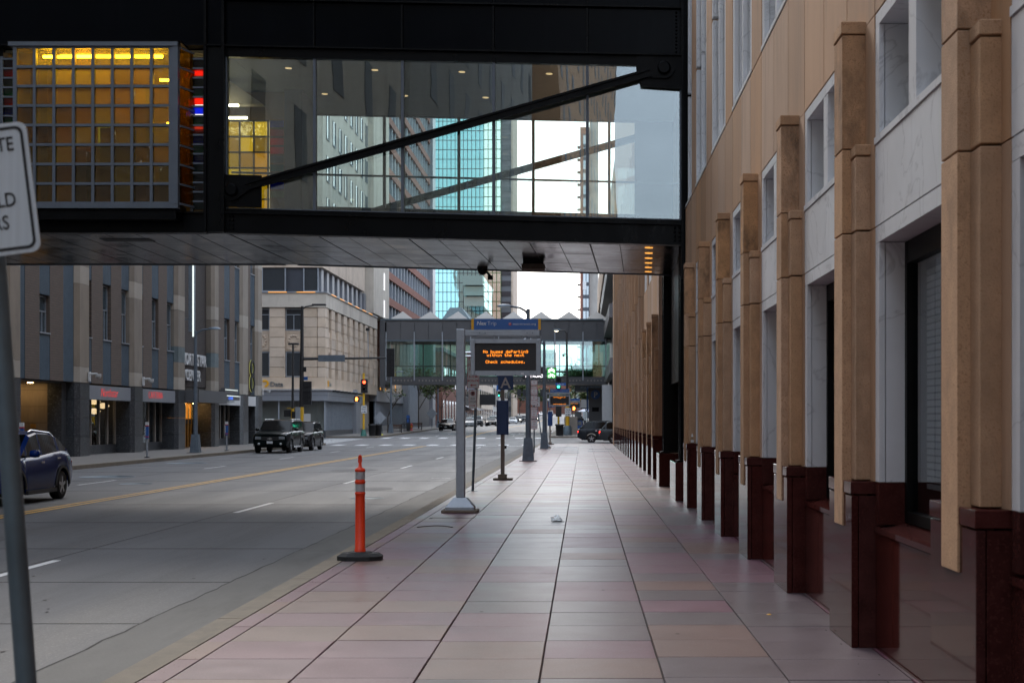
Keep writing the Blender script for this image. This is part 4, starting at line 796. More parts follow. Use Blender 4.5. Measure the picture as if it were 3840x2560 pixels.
# steel and glass shopfront
K('shop_fascia', 'metal_fascia', -60, FX + .25, CY - .2, 150, 3.42, 4.40); K('fascia_cap', 'white_panel', -60, FX + .4, CY - .35, 150, 4.402, 4.47); K('fascia_seam', 'joint', -60, FX + .255, CY - .205, 150, 3.9, 3.92)
K('shop_plinth', 'charcoal_granite', -60, FX, CY, 161, 0, .72); K('shop_back', 'room', -60, -28, CY + 4, 161, 0.1, 3.42)
for i in range(6): K('shop_mullion', 'galv', FX - .13 - i * 2.1, FX - i * 2.1, CY, CY + .13, .72, 3.42)
for i in range(5): K('shop_pane', 'glass_dark', FX - 2.1 - i * 2.1 + .01, FX - .14 - i * 2.1, CY + .06, CY + .07, .72, 3.42)
for i in range(26): K('shop_mullion', 'galv', FX - .12, FX, CY + .6 + i * .72, CY + .68 + i * .72, .72, 3.42)
K('shop_pane', 'glass_dark', FX - .07, FX - .06, CY + .2, 149, .72, 3.42); K('shop_post', 'metal_fascia', FX - .1, FX + .35, 145.2, 146.0, 0, 4.75); K('shop_door', 'metal_fascia', FX - .05, FX + .2, 146, 148.6, 0, 4.55)
for i in range(9): MB().box(FX + .4, FX + .75, 131 + i * 2.1, 131.2 + i * 2.1, 4.25, 4.42).build('fascia_spotlight', 'dark', lb)
for (a, b) in ((-26.4, -25.9), (-31.1, -30.6)): B('lit_column', 'lit_room', lb, a, b, CY + 3, CY + 3.2, .8, 3.3)
text('sign_letters', 'Data', .62, 'galv_dark', lb, (-28.55, CY - .03, 4.72), FACE_CAM, ext=.03); m = MB()
for i in range(12):
    t0, t1 = R(-100 + i * 20), R(-80 + i * 20); m.prism([(-29.0 + .33 * math.cos(t0), 5.0 + .33 * math.sin(t0)), (-29.0 + .33 * math.cos(t1), 5.0 + .33 * math.sin(t1)), (-29.0 + .18 * math.cos(t1), 5.0 + .18 * math.sin(t1)), (-29.0 + .18 * math.cos(t0), 5.0 + .18 * math.sin(t0))], 'Y', CY - .06, CY)
m.build('sign_logo', 'sign_yellow', lb); K('sign_logo', 'sign_yellow', FX, FX + .04, CY + 1.1, CY + 1.6, 4.75, 5.3); text('sign_letters', 'Data', .55, 'galv_dark', lb, (FX + .04, CY + 1.8, 4.8), FACE_EAST)
for i in range(3): B('cornice_light', 'down_amber', lb, FX - 2.6 - i * 2.6, FX - .9 - i * 2.6, CY - .16, CY - .152, 13.27, 13.34)
for i in range(6): B('cornice_light', 'down_amber', lb, FX + .152, FX + .16, 132 + i * 4.6, 134.6 + i * 4.6, 13.27, 13.34)
# low shop wing continuing under the far bridge
wg = thing('low_shop_wing', 'low pale shop wing with slatted glass front under the far bridge', 'building')
def W(name, mat, *b): return B(name, mat, wg, *b)
W('core', 'limestone_grey', -60, FX - 2, 162.1, 186, 0, 15.5); W('parapet_wall', 'limestone', -60, FX - .2, 162.1, 186, 5.0, 8.5); W('fascia', 'metal_fascia', -60, FX, 162.1, 186, 3.8, 5.0); W('plinth', 'charcoal_granite', -60, FX - .1, 162.1, 186, 0, 1.0); W('shop_pane', 'pane_blue', FX - .4, FX - .3, 162.2, 186, 1.0, 3.8)
for i in range(26): W('mullion', 'galv', FX - .3, FX - .12, 162.3 + i * .92, 162.42 + i * .92, 1.0, 3.8)
for i in range(4): B('wall_washer', 'down_amber', wg, FX - .2, FX - .16, 166 + i * 4.4, 166.25 + i * 4.4, 5.2, 7.9)

# ================================================================== BRICK BANDED TOWER
bt = thing('banded_brick_tower', 'tall office block with red brick bands and rows of strip windows behind the limestone corner', 'building')
def Q(name, mat, *b): return B(name, mat, bt, *b)
Q('core', 'brick_red', -60, FX - .5, 170, 222, 0, 75); Q('stair_pier', 'limestone_grey', -60, FX + .3, 157.5, 170, 13.5, 78); Q('corner_pier', 'metal_fascia', FX - 8, FX + .4, 218.5, 222.5, 0, 78)
for k in range(19):
    z = 13.4 + k * 3.15
    Q('brick_band', 'brick_red', FX - .5, FX, 170, 218.5, z + 2.2, z + 3.12)
    Q('strip_pane', 'pane_blue', FX - .45, FX - .35, 170, 218.5, z, z + 2.2)
    for i in range(16):
        if i: Q('mullion', 'galv', FX - .35, FX - .12, 170 + i * 3.03 - .14, 170 + i * 3.03 + .14, z, z + 2.2)
        if (i * 5 + k * 3) % 4 < 2: Q('blind', 'white_panel', FX - .352, FX - .33, 170 + i * 3.03 + .3, 170 + i * 3.03 + 1.3, z + (.6 if (i + k) % 3 else 0), z + 2.2)
    Q('stair_window', 'pane_dark', FX + .29, FX + .32, 165.2, 166.4, z + .2, z + 2.2)
# ================================================================== TEAL TOWER and company
def tower(name, label, x0, x1, y0, y1, h, mats, nx, nz, cat='building', frame='dark_frame'):
    t = thing(name, label, cat); B('glass_front', mats[0], t, x0, x1, y0, y1, 0, h); m = MB(); b = .18
    for i in range(nx + 1): x = x0 + (x1 - x0) * i / nx; m.box(x - b / 2, x + b / 2, y0 - .12, y0, 0, h)
    for k in range(nz + 1): z = h * k / nz; m.box(x0, x1, y0 - .1, y0, z - b / 2, z + b / 2)
    tag(m.build('mullion_grid', frame, t), kind='stuff'); return t
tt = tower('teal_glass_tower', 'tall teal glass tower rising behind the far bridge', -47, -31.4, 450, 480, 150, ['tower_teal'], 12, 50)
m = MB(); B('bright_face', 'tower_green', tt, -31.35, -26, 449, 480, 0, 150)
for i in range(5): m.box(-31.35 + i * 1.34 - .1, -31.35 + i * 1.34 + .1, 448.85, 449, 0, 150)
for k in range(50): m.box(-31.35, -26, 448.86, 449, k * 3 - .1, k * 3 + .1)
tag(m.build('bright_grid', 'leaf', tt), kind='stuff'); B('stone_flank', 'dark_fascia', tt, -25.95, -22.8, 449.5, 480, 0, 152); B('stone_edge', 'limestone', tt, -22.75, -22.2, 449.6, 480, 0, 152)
m = MB()
for k in range(46): m.box(-25.9, -22.9, 449.3, 449.5, k * 3.3 + 1, k * 3.3 + 2.6)
tag(m.build('flank_windows', 'pane_dark', tt), kind='stuff')
for k in range(3): B('lower_block', 'tower_teal', tt, -36, -30, 430 - k * 2, 448, 36 + k * 3, 39 + k * 3 - .2)
MB().prism([(-40, 29.5), (-31.6, 29.5), (-34.2, 33.2), (-37.5, 33.2)], 'Y', 400, 430).build('copper_roof', 'teal_stone', tt); B('copper_roof_wall', 'tower_teal', tt, -40, -31.6, 401, 429, 0, 29.5)
rt_ = thing('balcony_tower', 'narrow dark residential tower with balconies and red brick stripes at right', 'building')
def RW(name, mat, *b): return B(name, mat, rt_, *b)
RW('core', 'brick_far', -.9, 1.8, 420, 440, 0, 88); RW('grey_flank', 'concrete', 1.85, 4.5, 422, 440, 0, 90); RW('dark_strip', 'slate_panel', -.1, 1.79, 419.7, 420, 0, 86)
for k in range(20):
    z = 12 + k * 3.7; RW('balcony', 'dark_frame', -1.75, -.9, 420.5, 424, z, z + .25); RW('balcony_rail', 'dark_frame', -1.75, -1.68, 420.4, 424, z + .25, z + 1.2); RW('window', 'pane_sky', .0, .75, 419.6, 419.7, z + .6, z + 3.2); RW('window', 'pane_sky', .95, 1.6, 419.6, 419.7, z + .6, z + 3.2)
RW('roof_box', 'white_panel', -.1, .9, 419.5, 420, 40.0, 42.5)
# ================================================================== FAR SKYWAY
fs = thing('far_skyway', 'grey glazed pedestrian bridge with white pyramid roof lights over the far crossing', 'bridge')
def F(name, mat, *b): return B(name, mat, fs, *b)
fx0, fx1, fy = -23.4, 2.85, 164
F('deck', 'dark_fascia', fx0, fx1, fy, fy + 5, 5.8, 6.6); F('deck_floor', 'floor_in', fx0, fx1, fy + .2, fy + 4.8, 6.6, 6.7); F('roof', 'dark_fascia', fx0, fx1, fy + .05, fy + 5, 12.9, 13.15); F('roof_cap', 'galv_dark', fx0, fx1 - .5, fy - .12, fy + .1, 13.15, 13.32); F('head_rail', 'galv_dark', fx0, fx1, fy - .05, fy + .1, 10.72, 10.9); F('head_rail', 'galv_dark', fx0, fx1, fy + 4.9, fy + 5, 10.6, 12.9); F('ceiling', 'ceiling_in', fx0, fx1, fy + .11, fy + 4.89, 10.95, 11.1)
for i in range(8):
    a = fx0 + .7 + i * 3.24
    F('fascia_panel', 'dark_fascia', a + .02, a + 1.6, fy, fy + .1, 10.91, 12.9); F('fascia_panel', 'dark_fascia', a + 1.64, a + 3.22, fy, fy + .1, 10.91, 12.9)
    F('glass_pane', 'glass_teal', a + .1, a + 3.14, fy + .05, fy + .07, 6.61, 10.71); F('rear_pane', 'glass_teal', a + .1, a + 3.14, fy + 4.95, fy + 4.97, 6.61, 10.6)
    F('rod', 'galv', a - .06, a + .06, fy - .22, fy - .1, 6.2, 11.8); F('mullion', 'dark_frame', a - .05, a + .05, fy, fy + .1, 6.6, 10.7); F('rear_mullion', 'dark_frame', a + .4, a + .52, fy + 4.9, fy + 5, 6.6, 10.6); F('rail', 'dark_frame', a, a + 3.24, fy + .3, fy + .36, 7.8, 7.92)
    MB().add([(a + .1, fy + .4, 13.16), (a + 3.1, fy + .4, 13.16), (a + 3.1, fy + 4.5, 13.16), (a + .1, fy + 4.5, 13.16), (a + 1.6, fy + 2.4, 14.35)], [(0, 1, 4), (1, 2, 4), (2, 3, 4), (3, 0, 4), (3, 2, 1, 0)]).build('roof_light', 'cloth_roof', fs)
    m = MB()
    for k in range(7): m.lathe([(.075, 0), (.075, -.05), (0, -.09)], (a + .55 + k * .39, fy, 6.2), 8, 'Y')
    m.build('bolt_heads', 'beige_light', fs); MB().lathe([(.08, 10.94), (.08, 10.9), (0, 10.88)], (a + .3, fy + 1, 0), 8).build('downlight', 'lamp_white', fs)
F('rod', 'galv', fx1 - .3, fx1 - .18, fy - .22, fy - .1, 6.2, 11.8); F('end_frame', 'dark_fascia', fx0 - .05, fx0 + .55, fy - .1, fy + 5, 5.4, 13.1); F('inner_wall', 'limestone', fx0 - .1, fx0 + .1, fy + .2, fy + 4.8, 6.6, 10.9)
# ================================================================== DARK MODERN BUILDING (right, beyond the crossing)
mb = thing('dark_modern_building', 'dark modern building with deep ledges beyond the crossing at right', 'building')
def V(name, mat, *b): return B(name, mat, mb, *b)
V('core', 'dark_fascia', 3.4, 40, 131, 300, 0.3, 30); V('stone_wall', 'limestone', 3.35, 4, 131, 150, 8.2, 11.0); V('ledge', 'dark_fascia', 2.4, 3.6, 131, 175, 11.1, 12.4); V('ledge', 'dark_fascia', 2.3, 3.6, 131.2, 190, 15.5, 17.0); V('ledge_soffit', 'limestone', 2.2, 3.5, 150, 220, 17.5, 22); V('corner_post', 'dark_fascia', 2.75, 3.45, 131, 132.2, 0, 11.1); V('ledge', 'dark_fascia', 2.5, 3.6, 131, 168, 6.0, 7.4)
for i in range(14): V('wall_fin', 'slate_panel', 3.05, 3.4, 134 + i * 2.4, 134.4 + i * 2.4, .2, 6.0)
for i in range(10): V('wall_pane', 'pane_blue', 3.3, 3.39, 134.5 + i * 2.4, 136.3 + i * 2.4, .5, 5.8)
V('red_strip', 'sign_red', 3.0, 3.05, 139.5, 140.2, .5, 5.4); V('white_board', 'white_panel', 1.9, 2.9, 143, 143.1, 0.2, 5.2)
cn = thing('entrance_canopy', 'black entrance canopy with raised letters just past the far bridge', 'canopy')
B('fascia', 'sign_black', cn, -1.1, 3.1, 188, 193, 5.45, 6.3); text('letters', 'MARQUETTE', .52, 'galv_dark', cn, (-.35, 187.98, 5.72), FACE_CAM, ext=.02, sp=1.12); B('hanger', 'dark_frame', cn, -1.1, -1.0, 188.1, 188.2, gz(188), 5.45)
bs = thing('wall_cylinder_light', 'dark twin cylinder lights on two arms off the modern building', 'light fixture')
MB().tube((1.45, 200, 13.1), (1.45, 200, 15.8), .33, n=16).build('upper_cylinder', 'dark_fascia', bs); MB().tube((1.35, 199.3, 11.2), (1.35, 199.3, 13.3), .30, n=16).build('lower_cylinder', 'dark_fascia', bs); B('arm', 'dark_fascia', bs, 1.75, 3.5, 199.9, 200.1, 14.5, 14.9); B('arm', 'dark_fascia', bs, 1.6, 3.5, 199.2, 199.4, 12.6, 12.9)
for (x, y, z) in ((1.45, 200, 13.09), (1.35, 199.3, 11.19)): MB().lathe([(.2, 0), (0, -.01)], (x, y, z), 12).build('lens', 'down_amber', bs)
# ================================================================== FAR STREET
def house(name, label, x0, x1, y0, y1, h, wall, face='E', floors=3, n=6, pane='pane_dark', w=.55, roof=None, cat='building', base=0):
    t = thing(name, label, cat); z0 = gz(y0) - .2; B('wall', wall, t, x0, x1, y0, y1, z0, z0 + h); fh = (h - 1.2) / floors
    for k in range(floors):
        za, zb = z0 + 1.0 + k * fh, z0 + 1.0 + k * fh + fh * .62
        for i in range(n):
            if face in 'EW':
                d = (y1 - y0) / n; a = y0 + d * (i + .5 - w / 2); b = a + d * w; xx = x1 if face == 'E' else x0
                f = B('window', 'dark_frame', t, min(xx - .05, xx + .05), max(xx - .05, xx + .05), a, b, za, zb); B('pane', pane, f, xx - .06, xx + .06, a + .12, b - .12, za + .12, zb - .12)
            if face in 'ES' and face == 'S':
                d = (x1 - x0) / n; a = x0 + d * (i + .5 - w / 2); b = a + d * w
                f = B('window', 'dark_frame', t, a, b, y0 - .05, y0 + .05, za, zb); B('pane', pane, f, a + .12, b - .12, y0 - .06, y0 + .06, za + .12, zb - .12)
    if roof: B('cornice', roof, t, x0 - .3, x1 + .3, y0 - .3, y1 + .3, z0 + h, z0 + h + .6)
    return t
tp = thing('pale_slatted_block', 'pale ribbed metal block with green slatted upper wall past the far bridge', 'building')
B('wall', 'metal_fascia', tp, -60, FX + .6, 186.1, 196, 0, 13); B('slatted_wall', 'tower_green', tp, -60, -22.6, 196.1, 214, 8.0, 13.5); B('base_wall', 'slate_panel', tp, -60, -23.2, 196.1, 214, 0, 8)
for i in range(10): B('rib', 'galv', tp, FX + .6, FX + .75, 186.6 + i * .95, 186.9 + i * .95, 0, 12.9)
for i in range(18): B('slat', 'pole_green', tp, -22.6, -22.5, 196.3 + i, 196.65 + i, 8, 13.5)
house('red_brick_shop', 'dark red brick shop building with a lit purple window sign', -50, -22.4, 226, 262, 12, 'brick_red', 'E', 2, 7, roof='dark_fascia')
B('window_sign', 'led_white', None, -22.34, -22.3, 229.5, 231.2, 7.2, 10.0); o = bpy.data.objects['window_sign']; tag(o, 'glowing pale window sign on the dark red brick shop', 'sign')
house('brown_arcade', 'brown street block with striped awnings on the left side far along', -50, -22.6, 266, 300, 10, 'brick_dark', 'E', 2, 7, roof='dark_fascia')
tn = house('tan_hotel', 'tan stepped street block with tall windows far along the left side', -50, -22.2, 304, 350, 17, 'limestone', 'E', 4, 8, roof='limestone_grey')
for i in range(7):
    y = 267 + i * 4.6; MB().prism([(-22.5, gz(y) + 3.6), (-20.8, gz(y) + 2.8), (-20.8, gz(y) + 2.7), (-22.5, gz(y) + 3.4)], 'Y', y, y + 3.4).build('awning', 'dark_fascia', bpy.data.objects['brown_arcade'])
B('awning', 'sign_black', bpy.data.objects['tan_hotel'], -22.2, -18.8, 305, 310, gz(305) + 4.0, gz(305) + 6.2)
house('concrete_office', 'grey concrete office block far along the left side', -55, -22.8, 354, 430, 19, 'concrete', 'E', 6, 9, roof='concrete')
gb = thing('gabled_brick_hall', 'orange red brick hall with a gable closing the far end of the street', 'building')
z0 = gz(560) - 1
MB().prism([(-26, z0), (4, z0), (4, z0 + 13), (-3, z0 + 19.5), (-10, z0 + 13), (-26, z0 + 13)], 'Y', 560, 600).build('wall', 'brick_far', gb); MB().prism([(-10.6, z0 + 12.4), (-3, z0 + 19.4), (4.6, z0 + 12.4), (4.6, z0 + 13.2), (-3, z0 + 20.4), (-10.6, z0 + 13.2)], 'Y', 559, 601).build('roof', 'dark_fascia', gb)
for i in range(9):
    f = B('window', 'dark_frame', gb, -24.5 + i * 3.1, -22.9 + i * 3.1, 559.8, 560, z0 + 6, z0 + 9.5); B('pane', 'pane_sky', f, -24.3 + i * 3.1, -23.1 + i * 3.1, 559.75, 559.79, z0 + 6.2, z0 + 9.3)
MB().lathe([(1.6, -.2), (1.6, 0)], (-3, 559.9, z0 + 10.5), 20, 'Y').build('round_window', 'pane_dark', gb)
for k, (x0, x1, y0, h, wall, lab) in enumerate(((-60, -27, 640, 42, 'concrete', 'far pale concrete slab block left of the gabled hall'), (-24, -14, 700, 30, 'limestone', 'far cream block rising above the gabled hall'), (5, 30, 470, 24, 'brick_far', 'far brick block behind the balcony tower'), (-70, -34, 520, 50, 'brick_far', 'far brown brick tower behind the teal tower'))):
    house('far_block', lab, x0, x1, y0, y0 + 40, h, wall, 'S', 7, 6, pane='pane_sky')
ps = thing('parking_sign', 'tall blue vertical parking blade sign far along the left side', 'sign', (-19.2, 330, 0))
B('blade', 'sign_blue', ps, -.9, .9, 0, .3, 8.4, 16.0)
for i, c in enumerate('PARK'): text('letter', c, 2.0, 'sign_white', ps, (-.6, -.02, 14.2 - i * 1.95), FACE_CAM, ext=.02, off=.02)
B('bracket', 'dark_frame', ps, -3.2, -.9, .1, .2, 12, 12.2)
# ================================================================== BLOCKS BEHIND THE CAMERA (mirrored in the glass)
for k, (x0, x1, y0, y1, h, wall, lab) in enumerate(((-60, -23.6, -60, 44.5, 52, 'limestone_grey', 'pale grey stone office block opposite, left of the brown brick building'), (-60, -23.6, -150, -64, 90, 'concrete', 'grey concrete tower behind the viewer on the left side'), (-60, -19.6, -290, -155, 120, 'tan', 'orange stone tower far behind the viewer on the left side'), (4, 50, -160, -18, 60, 'limestone_grey', 'pale stone block behind the viewer on the right side'))):
    t = thing('street_block', lab, 'building'); B('wall', wall, t, x0, x1, y0, y1, 0, h); m = MB(); xx = x1 if x1 < 0 else x0; s = .06
    ny = int((y1 - y0) / 9)
    for f in range(int(h / 7.6)):
        for i in range(ny): m.box(xx - s, xx + s, y0 + 2 + i * 9, y0 + 4.6 + i * 9, 2 + f * 7.6, 6.6 + f * 7.6)
        if y1 < 0:
            for i in range(int((x1 - x0) / 6)): m.box(x0 + 1 + i * 6, x0 + 4 + i * 6, y1 - s, y1 + s, 2 + f * 7.6, 6.6 + f * 7.6)
    tag(m.build('window_rows', 'slate_panel', t), kind='stuff')
# ================================================================== STREET FURNITURE
GL = {'N': "10001 11001 10101 10011 10001 10001 10001", 'o': "00000 00000 01110 10001 10001 10001 01110", 'b': "10000 10000 11110 10001 10001 10001 11110", 'u': "00000 00000 10001 10001 10001 10011 01101",
      's': "00000 00000 01111 10000 01110 00001 11110", 'e': "00000 00000 01110 10001 11111 10000 01110", 'd': "00001 00001 01111 10001 10001 10001 01111", 'P': "11110 10001 10001 11110 10000 10000 10000", 'a': "00000 00000 01110 00001 01111 10001 01111",
      'r': "00000 00000 10110 11001 10000 10000 10000", 't': "01000 01000 11110 01000 01000 01001 00110", 'i': "00100 00000 01100 00100 00100 00100 01110", 'n': "00000 00000 10110 11001 10001 10001 10001", '9': "01110 10001 10001 01111 00001 00001 01110",
      'w': "00000 00000 10001 10001 10101 10101 01010", 'h': "10000 10000 10110 11001 10001 10001 10001", 'x': "00000 00000 10001 01010 00100 01010 10001", 'C': "01110 10001 10000 10000 10000 10001 01110", 'c': "00000 00000 01110 10000 10000 10001 01110",
      'k': "10000 10000 10010 10100 11000 10100 10010", 'l': "01100 00100 00100 00100 00100 00100 01110", '.': "00000 00000 00000 00000 00000 01100 01100", 'm': "00000 00000 11010 10101 10101 10101 10101", ':': "00000 01100 01100 00000 01100 01100 00000", '7': "11111 00001 00010 00100 00100 00100 00100", '1': "00100 01100 00100 00100 00100 00100 01110", '5': "11111 10000 11110 00001 00001 10001 01110", ' ': "00000 00000 00000 00000 00000 00000 00000"}
def led_text(parent, s, cx, y, z_top, dot, name='led_line'):
    m = MB(); w = (len(s) * 6 - 1) * dot
    for i, ch in enumerate(s):
        for r, row in enumerate(GL[ch].split()):
            for c, v in enumerate(row):
                if v == '1': x = cx - w / 2 + (i * 6 + c) * dot; z = z_top - r * dot; e = dot * .06; m.quad((x + e, y, z - e), (x + dot - e, y, z - e), (x + dot - e, y, z - dot + e), (x + e, y, z - dot + e))
    return m.build(name, 'led', parent)
def nextrip(x, y, label, lines, z=0.0):
    t = thing('bus_departure_sign', label, 'sign', (x, y, z), group='bus departure signs')
    def b(n, m, *q, bev=0): return B(n, m, t, *q, bev=bev)
    b('concrete_pad', 'concrete_pad', -.33, .33, -.3, .3, 0, .05, bev=.01)
    MB().add([(-.26, -.22, .05), (.26, -.22, .05), (.26, .22, .05), (-.26, .22, .05), (-.26, -.22, .10), (.26, -.22, .10), (.26, .22, .10), (-.26, .22, .10), (-.12, -.12, .27), (.12, -.12, .27), (.12, .12, .27), (-.12, .12, .27)],
             [(3, 2, 1, 0), (8, 9, 10, 11)] + [(i, (i + 1) % 4, 4 + (i + 1) % 4, 4 + i) for i in range(4)] + [(4 + i, 4 + (i + 1) % 4, 8 + (i + 1) % 4, 8 + i) for i in range(4)]).build('base_shoe', 'galv', t)
    b('pole', 'galv', -.075, .085, -.09, .09, .27, 3.365, bev=.012); b('arm', 'galv', .085, 1.46, -.07, .07, 3.238, 3.343, bev=.006)
    p = b('header_panel', 'sign_blue', .202 + .05, 1.48 - .05, -.05, .02, 3.357, 3.552); b('header_end', 'sign_yellow', .202, .25, -.052, .02, 3.357, 3.552); b('header_end', 'sign_yellow', 1.432, 1.48, -.052, .02, 3.357, 3.552)
    text('header_text', 'Nex', .1, 'sign_white', p, (.30, -.0515, 3.438), FACE_CAM, ext=.001, off=.0016, shear=.15); text('header_text', 'Trip', .1, 'sign_white', p, (.497, -.0515, 3.438), FACE_CAM, ext=.001, off=-.001)
    text('header_text', 'metrotransit.org', .058, 'sign_white', p, (.965, -.0515, 3.44), FACE_CAM, ext=.001, sp=1.08); MB().lathe([(.028, 0), (.028, -.003)], (.915, -.05, 3.457), 20, 'Y').build('emblem', 'sign_red', p); text('emblem_letter', 'T', .05, 'sign_white', p, (.898, -.054, 3.44), FACE_CAM, ext=.001, off=.001)
    for xx in (.33, 1.20): 
        br = b('bracket', 'galv', xx, xx + .155, -.078, -.07, 3.265, 3.35); MB().lathe([(.01, 0), (.01, -.008), (0, -.011)], (xx + .03, -.078, 3.292), 8, 'Y').lathe([(.01, 0), (.01, -.008), (0, -.011)], (xx + .13, -.078, 3.292), 8, 'Y').build('bolt', 'galv_dark', br)
    h = MB(); x0, x1, z0, z1 = .195, 1.485, 2.511, 3.18; sx0, sx1, sz0, sz1 = .274, 1.394, 2.599, 3.103
    h.box(x0 + .004, x1 - .004, -.05, .14, z0 + .004, z1 - .004).bbox(x0, sx0, -.10, -.05, z0, z1, b=.008).bbox(sx1, x1, -.10, -.05, z0, z1, b=.008).box(sx0, sx1, -.0985, -.05, z0, sz0).box(sx0, sx1, -.0985, -.05, sz1, z1); h.build('screen_housing', 'galv', t)
    s = b('screen', 'led_face', sx0, sx1, -.058, -.051, sz0, sz1)
    g = MB(); nx, nz = 96, 43
    for i in range(1, nx): xx = sx0 + (sx1 - sx0) * i / nx; g.box(xx - .0012, xx + .0012, -.0592, -.058, sz0, sz1)
    for i in range(1, nz): zz = sz0 + (sz1 - sz0) * i / nz; g.box(sx0, sx1, -.0590, -.058, zz - .0012, zz + .0012)
    tag(g.build('screen_grid', 'sign_black', s), kind='stuff')
    for (ln, zt) in lines: led_text(s, ln, (sx0 + sx1) / 2, -.061, zt, .0077)
    w = MB().path([(x0 + .003, -.04, z1), (x0 + .003, -.04, 3.232), (x0 + .09, -.04, 3.236)], .004, 6).path([(x1 - .003, -.04, z1), (x1 - .003, -.04, 3.232), (x1 - .09, -.04, 3.236)], .004, 6); w.build('hanger_wire', 'galv', t)
    for xx in (.62, 1.14): MB().tube((xx, 0, 3.18), (xx, 0, 3.24), .008).build('hanger_rod', 'galv', t)
    for zz in (2.87, 2.94): MB().tube((.085, 0, zz), (.2, 0, zz), .02).build('side_clamp', 'chrome', t)
    m = MB()
    for i in range(4): m.lathe([(.011, 0), (.011, -.008), (0, -.011)], (x0 + .1 + i * .36, -.1, z0 + .012), 8, 'Y')
    m.build('housing_bolts', 'galv_dark', t); text('serial_text', 'RTS  12', .026, 'sign_black', t, (1.27, -.1, z0 + .05), FACE_CAM, ext=.0006); b('sticker', 'sign_white', 1.118, 1.172, -.1, -.099, z0 + .02, z0 + .05)
    return t
nextrip(-2.26, 26.2, 'nearest grey departure sign, orange text saying no buses departing', [('No buses dePartin9', 2.976), ('within the next', 2.913), ('Check schedules.', 2.79)])
nextrip(-2.26, 86, 'second grey departure sign farther along, behind the street lamps', [('Current time is:', 3.085), ('7:15', 3.02), ('metrotransit.or9', 2.67)])
nextrip(-1.75, 146, 'farthest grey departure sign, small beyond the crossing', [('Current time is:', 3.085), ('7:15', 2.67)], gz(146))
def bus_stop_post(y, label, z=0):
    t = thing('bus_stop_post', label, 'sign', (-2.26, y, z), group='bus stop posts')
    B('concrete_pad', 'concrete_pad', t, -.27, .27, -.2, .2, 0, .055, bev=.008); B('base_box', 'beige_light', t, -.14, .11, -.1, .1, .055, .17, bev=.01); B('post', 'beige_metal', t, -.065, .045, -.05, .05, .17, 2.55)
    p = B('letter_panel', 'sign_navy', t, -.135, .295, -.075, -.05, 2.54, 2.97, bev=.006); text('letter', 'A', .42, 'sign_white', p, (-.065, -.0765, 2.59), FACE_CAM, ext=.001, off=.006)
    c = B('info_case', 'sign_navy', t, -.145, .13, -.16, -.051, 1.28, 2.24, bev=.012); B('case_rail', 'sign_navy', c, -.17, -.146, -.17, -.04, 1.27, 2.245); B('case_rail', 'sign_navy', c, .131, .16, -.17, -.04, 1.27, 2.245); MB().tube((.05, 0, .93), (.1, 0, .93), .045).build('button', 'black', t)
    return t
bus_stop_post(40.1, 'nearer bus stop post with a white letter A over a navy case'); bus_stop_post(97.5, 'farther bus stop post with navy case near the corner bin')
def rounded(w, h, r, n=5):
    pts = []
    for cx, cz, a in ((w / 2 - r, h / 2 - r, 0), (-w / 2 + r, h / 2 - r, 90), (-w / 2 + r, -h / 2 + r, 180), (w / 2 - r, -h / 2 + r, 270)):
        for i in range(n + 1): t = R(a + 90 * i / n); pts.append((cx + r * math.cos(t), cz + r * math.sin(t)))
    return pts
def plate(parent, name, cx, y, cz, w, h, mat='sign_white', border=None, inset=.02, bw=.012, r=.04, th=.004):
    p = MB().prism([(cx + a, cz + b) for a, b in rounded(w, h, r)], 'Y', y, y + th).build(name, mat, parent)
    if border:
        o, i = rounded(w - 2 * inset, h - 2 * inset, r * .8), rounded(w - 2 * inset - 2 * bw, h - 2 * inset - 2 * bw, r * .55); n = len(o); m = MB()
        for k in range(n): j = (k + 1) % n; m.quad((cx + o[k][0], y - .0015, cz + o[k][1]), (cx + o[j][0], y - .0015, cz + o[j][1]), (cx + i[j][0], y - .0015, cz + i[j][1]), (cx + i[k][0], y - .0015, cz + i[k][1]))
        m.build('border', border, p)
    return p
def arrow(parent, cx, y, cz, L, s, mat, t=.03):
    """flat arrow, s=+1 to the right"""
    h = t * 1.7; MB().prism([(cx - s * L / 2, cz - t / 2), (cx + s * (L / 2 - h * 1.5), cz - t / 2), (cx + s * (L / 2 - h * 1.5), cz - h), (cx + s * L / 2, cz), (cx + s * (L / 2 - h * 1.5), cz + h), (cx + s * (L / 2 - h * 1.5), cz + t / 2), (cx - s * L / 2, cz + t / 2)], 'Y', y - .002, y).build('arrow', mat, parent)
def one_way(parent, cx, y, cz, w=.46):
    h = w * 1.3; p = plate(parent, 'one_way_plate', cx, y, cz, w, h, 'sign_white', 'sign_black', w * .03, w * .03, w * .07)
    text('word', 'ONE', w * .36, 'sign_black', p, (cx, y - .003, cz + h * .19), FACE_CAM, 'CENTER', ext=.001, off=w * .006, sx=.9); text('word', 'WAY', w * .36, 'sign_black', p, (cx, y - .003, cz - h * .09), FACE_CAM, 'CENTER', ext=.001, off=w * .006, sx=.9); arrow(p, cx, y - .002, cz - h * .29, w * .66, 1, 'sign_black', w * .09)
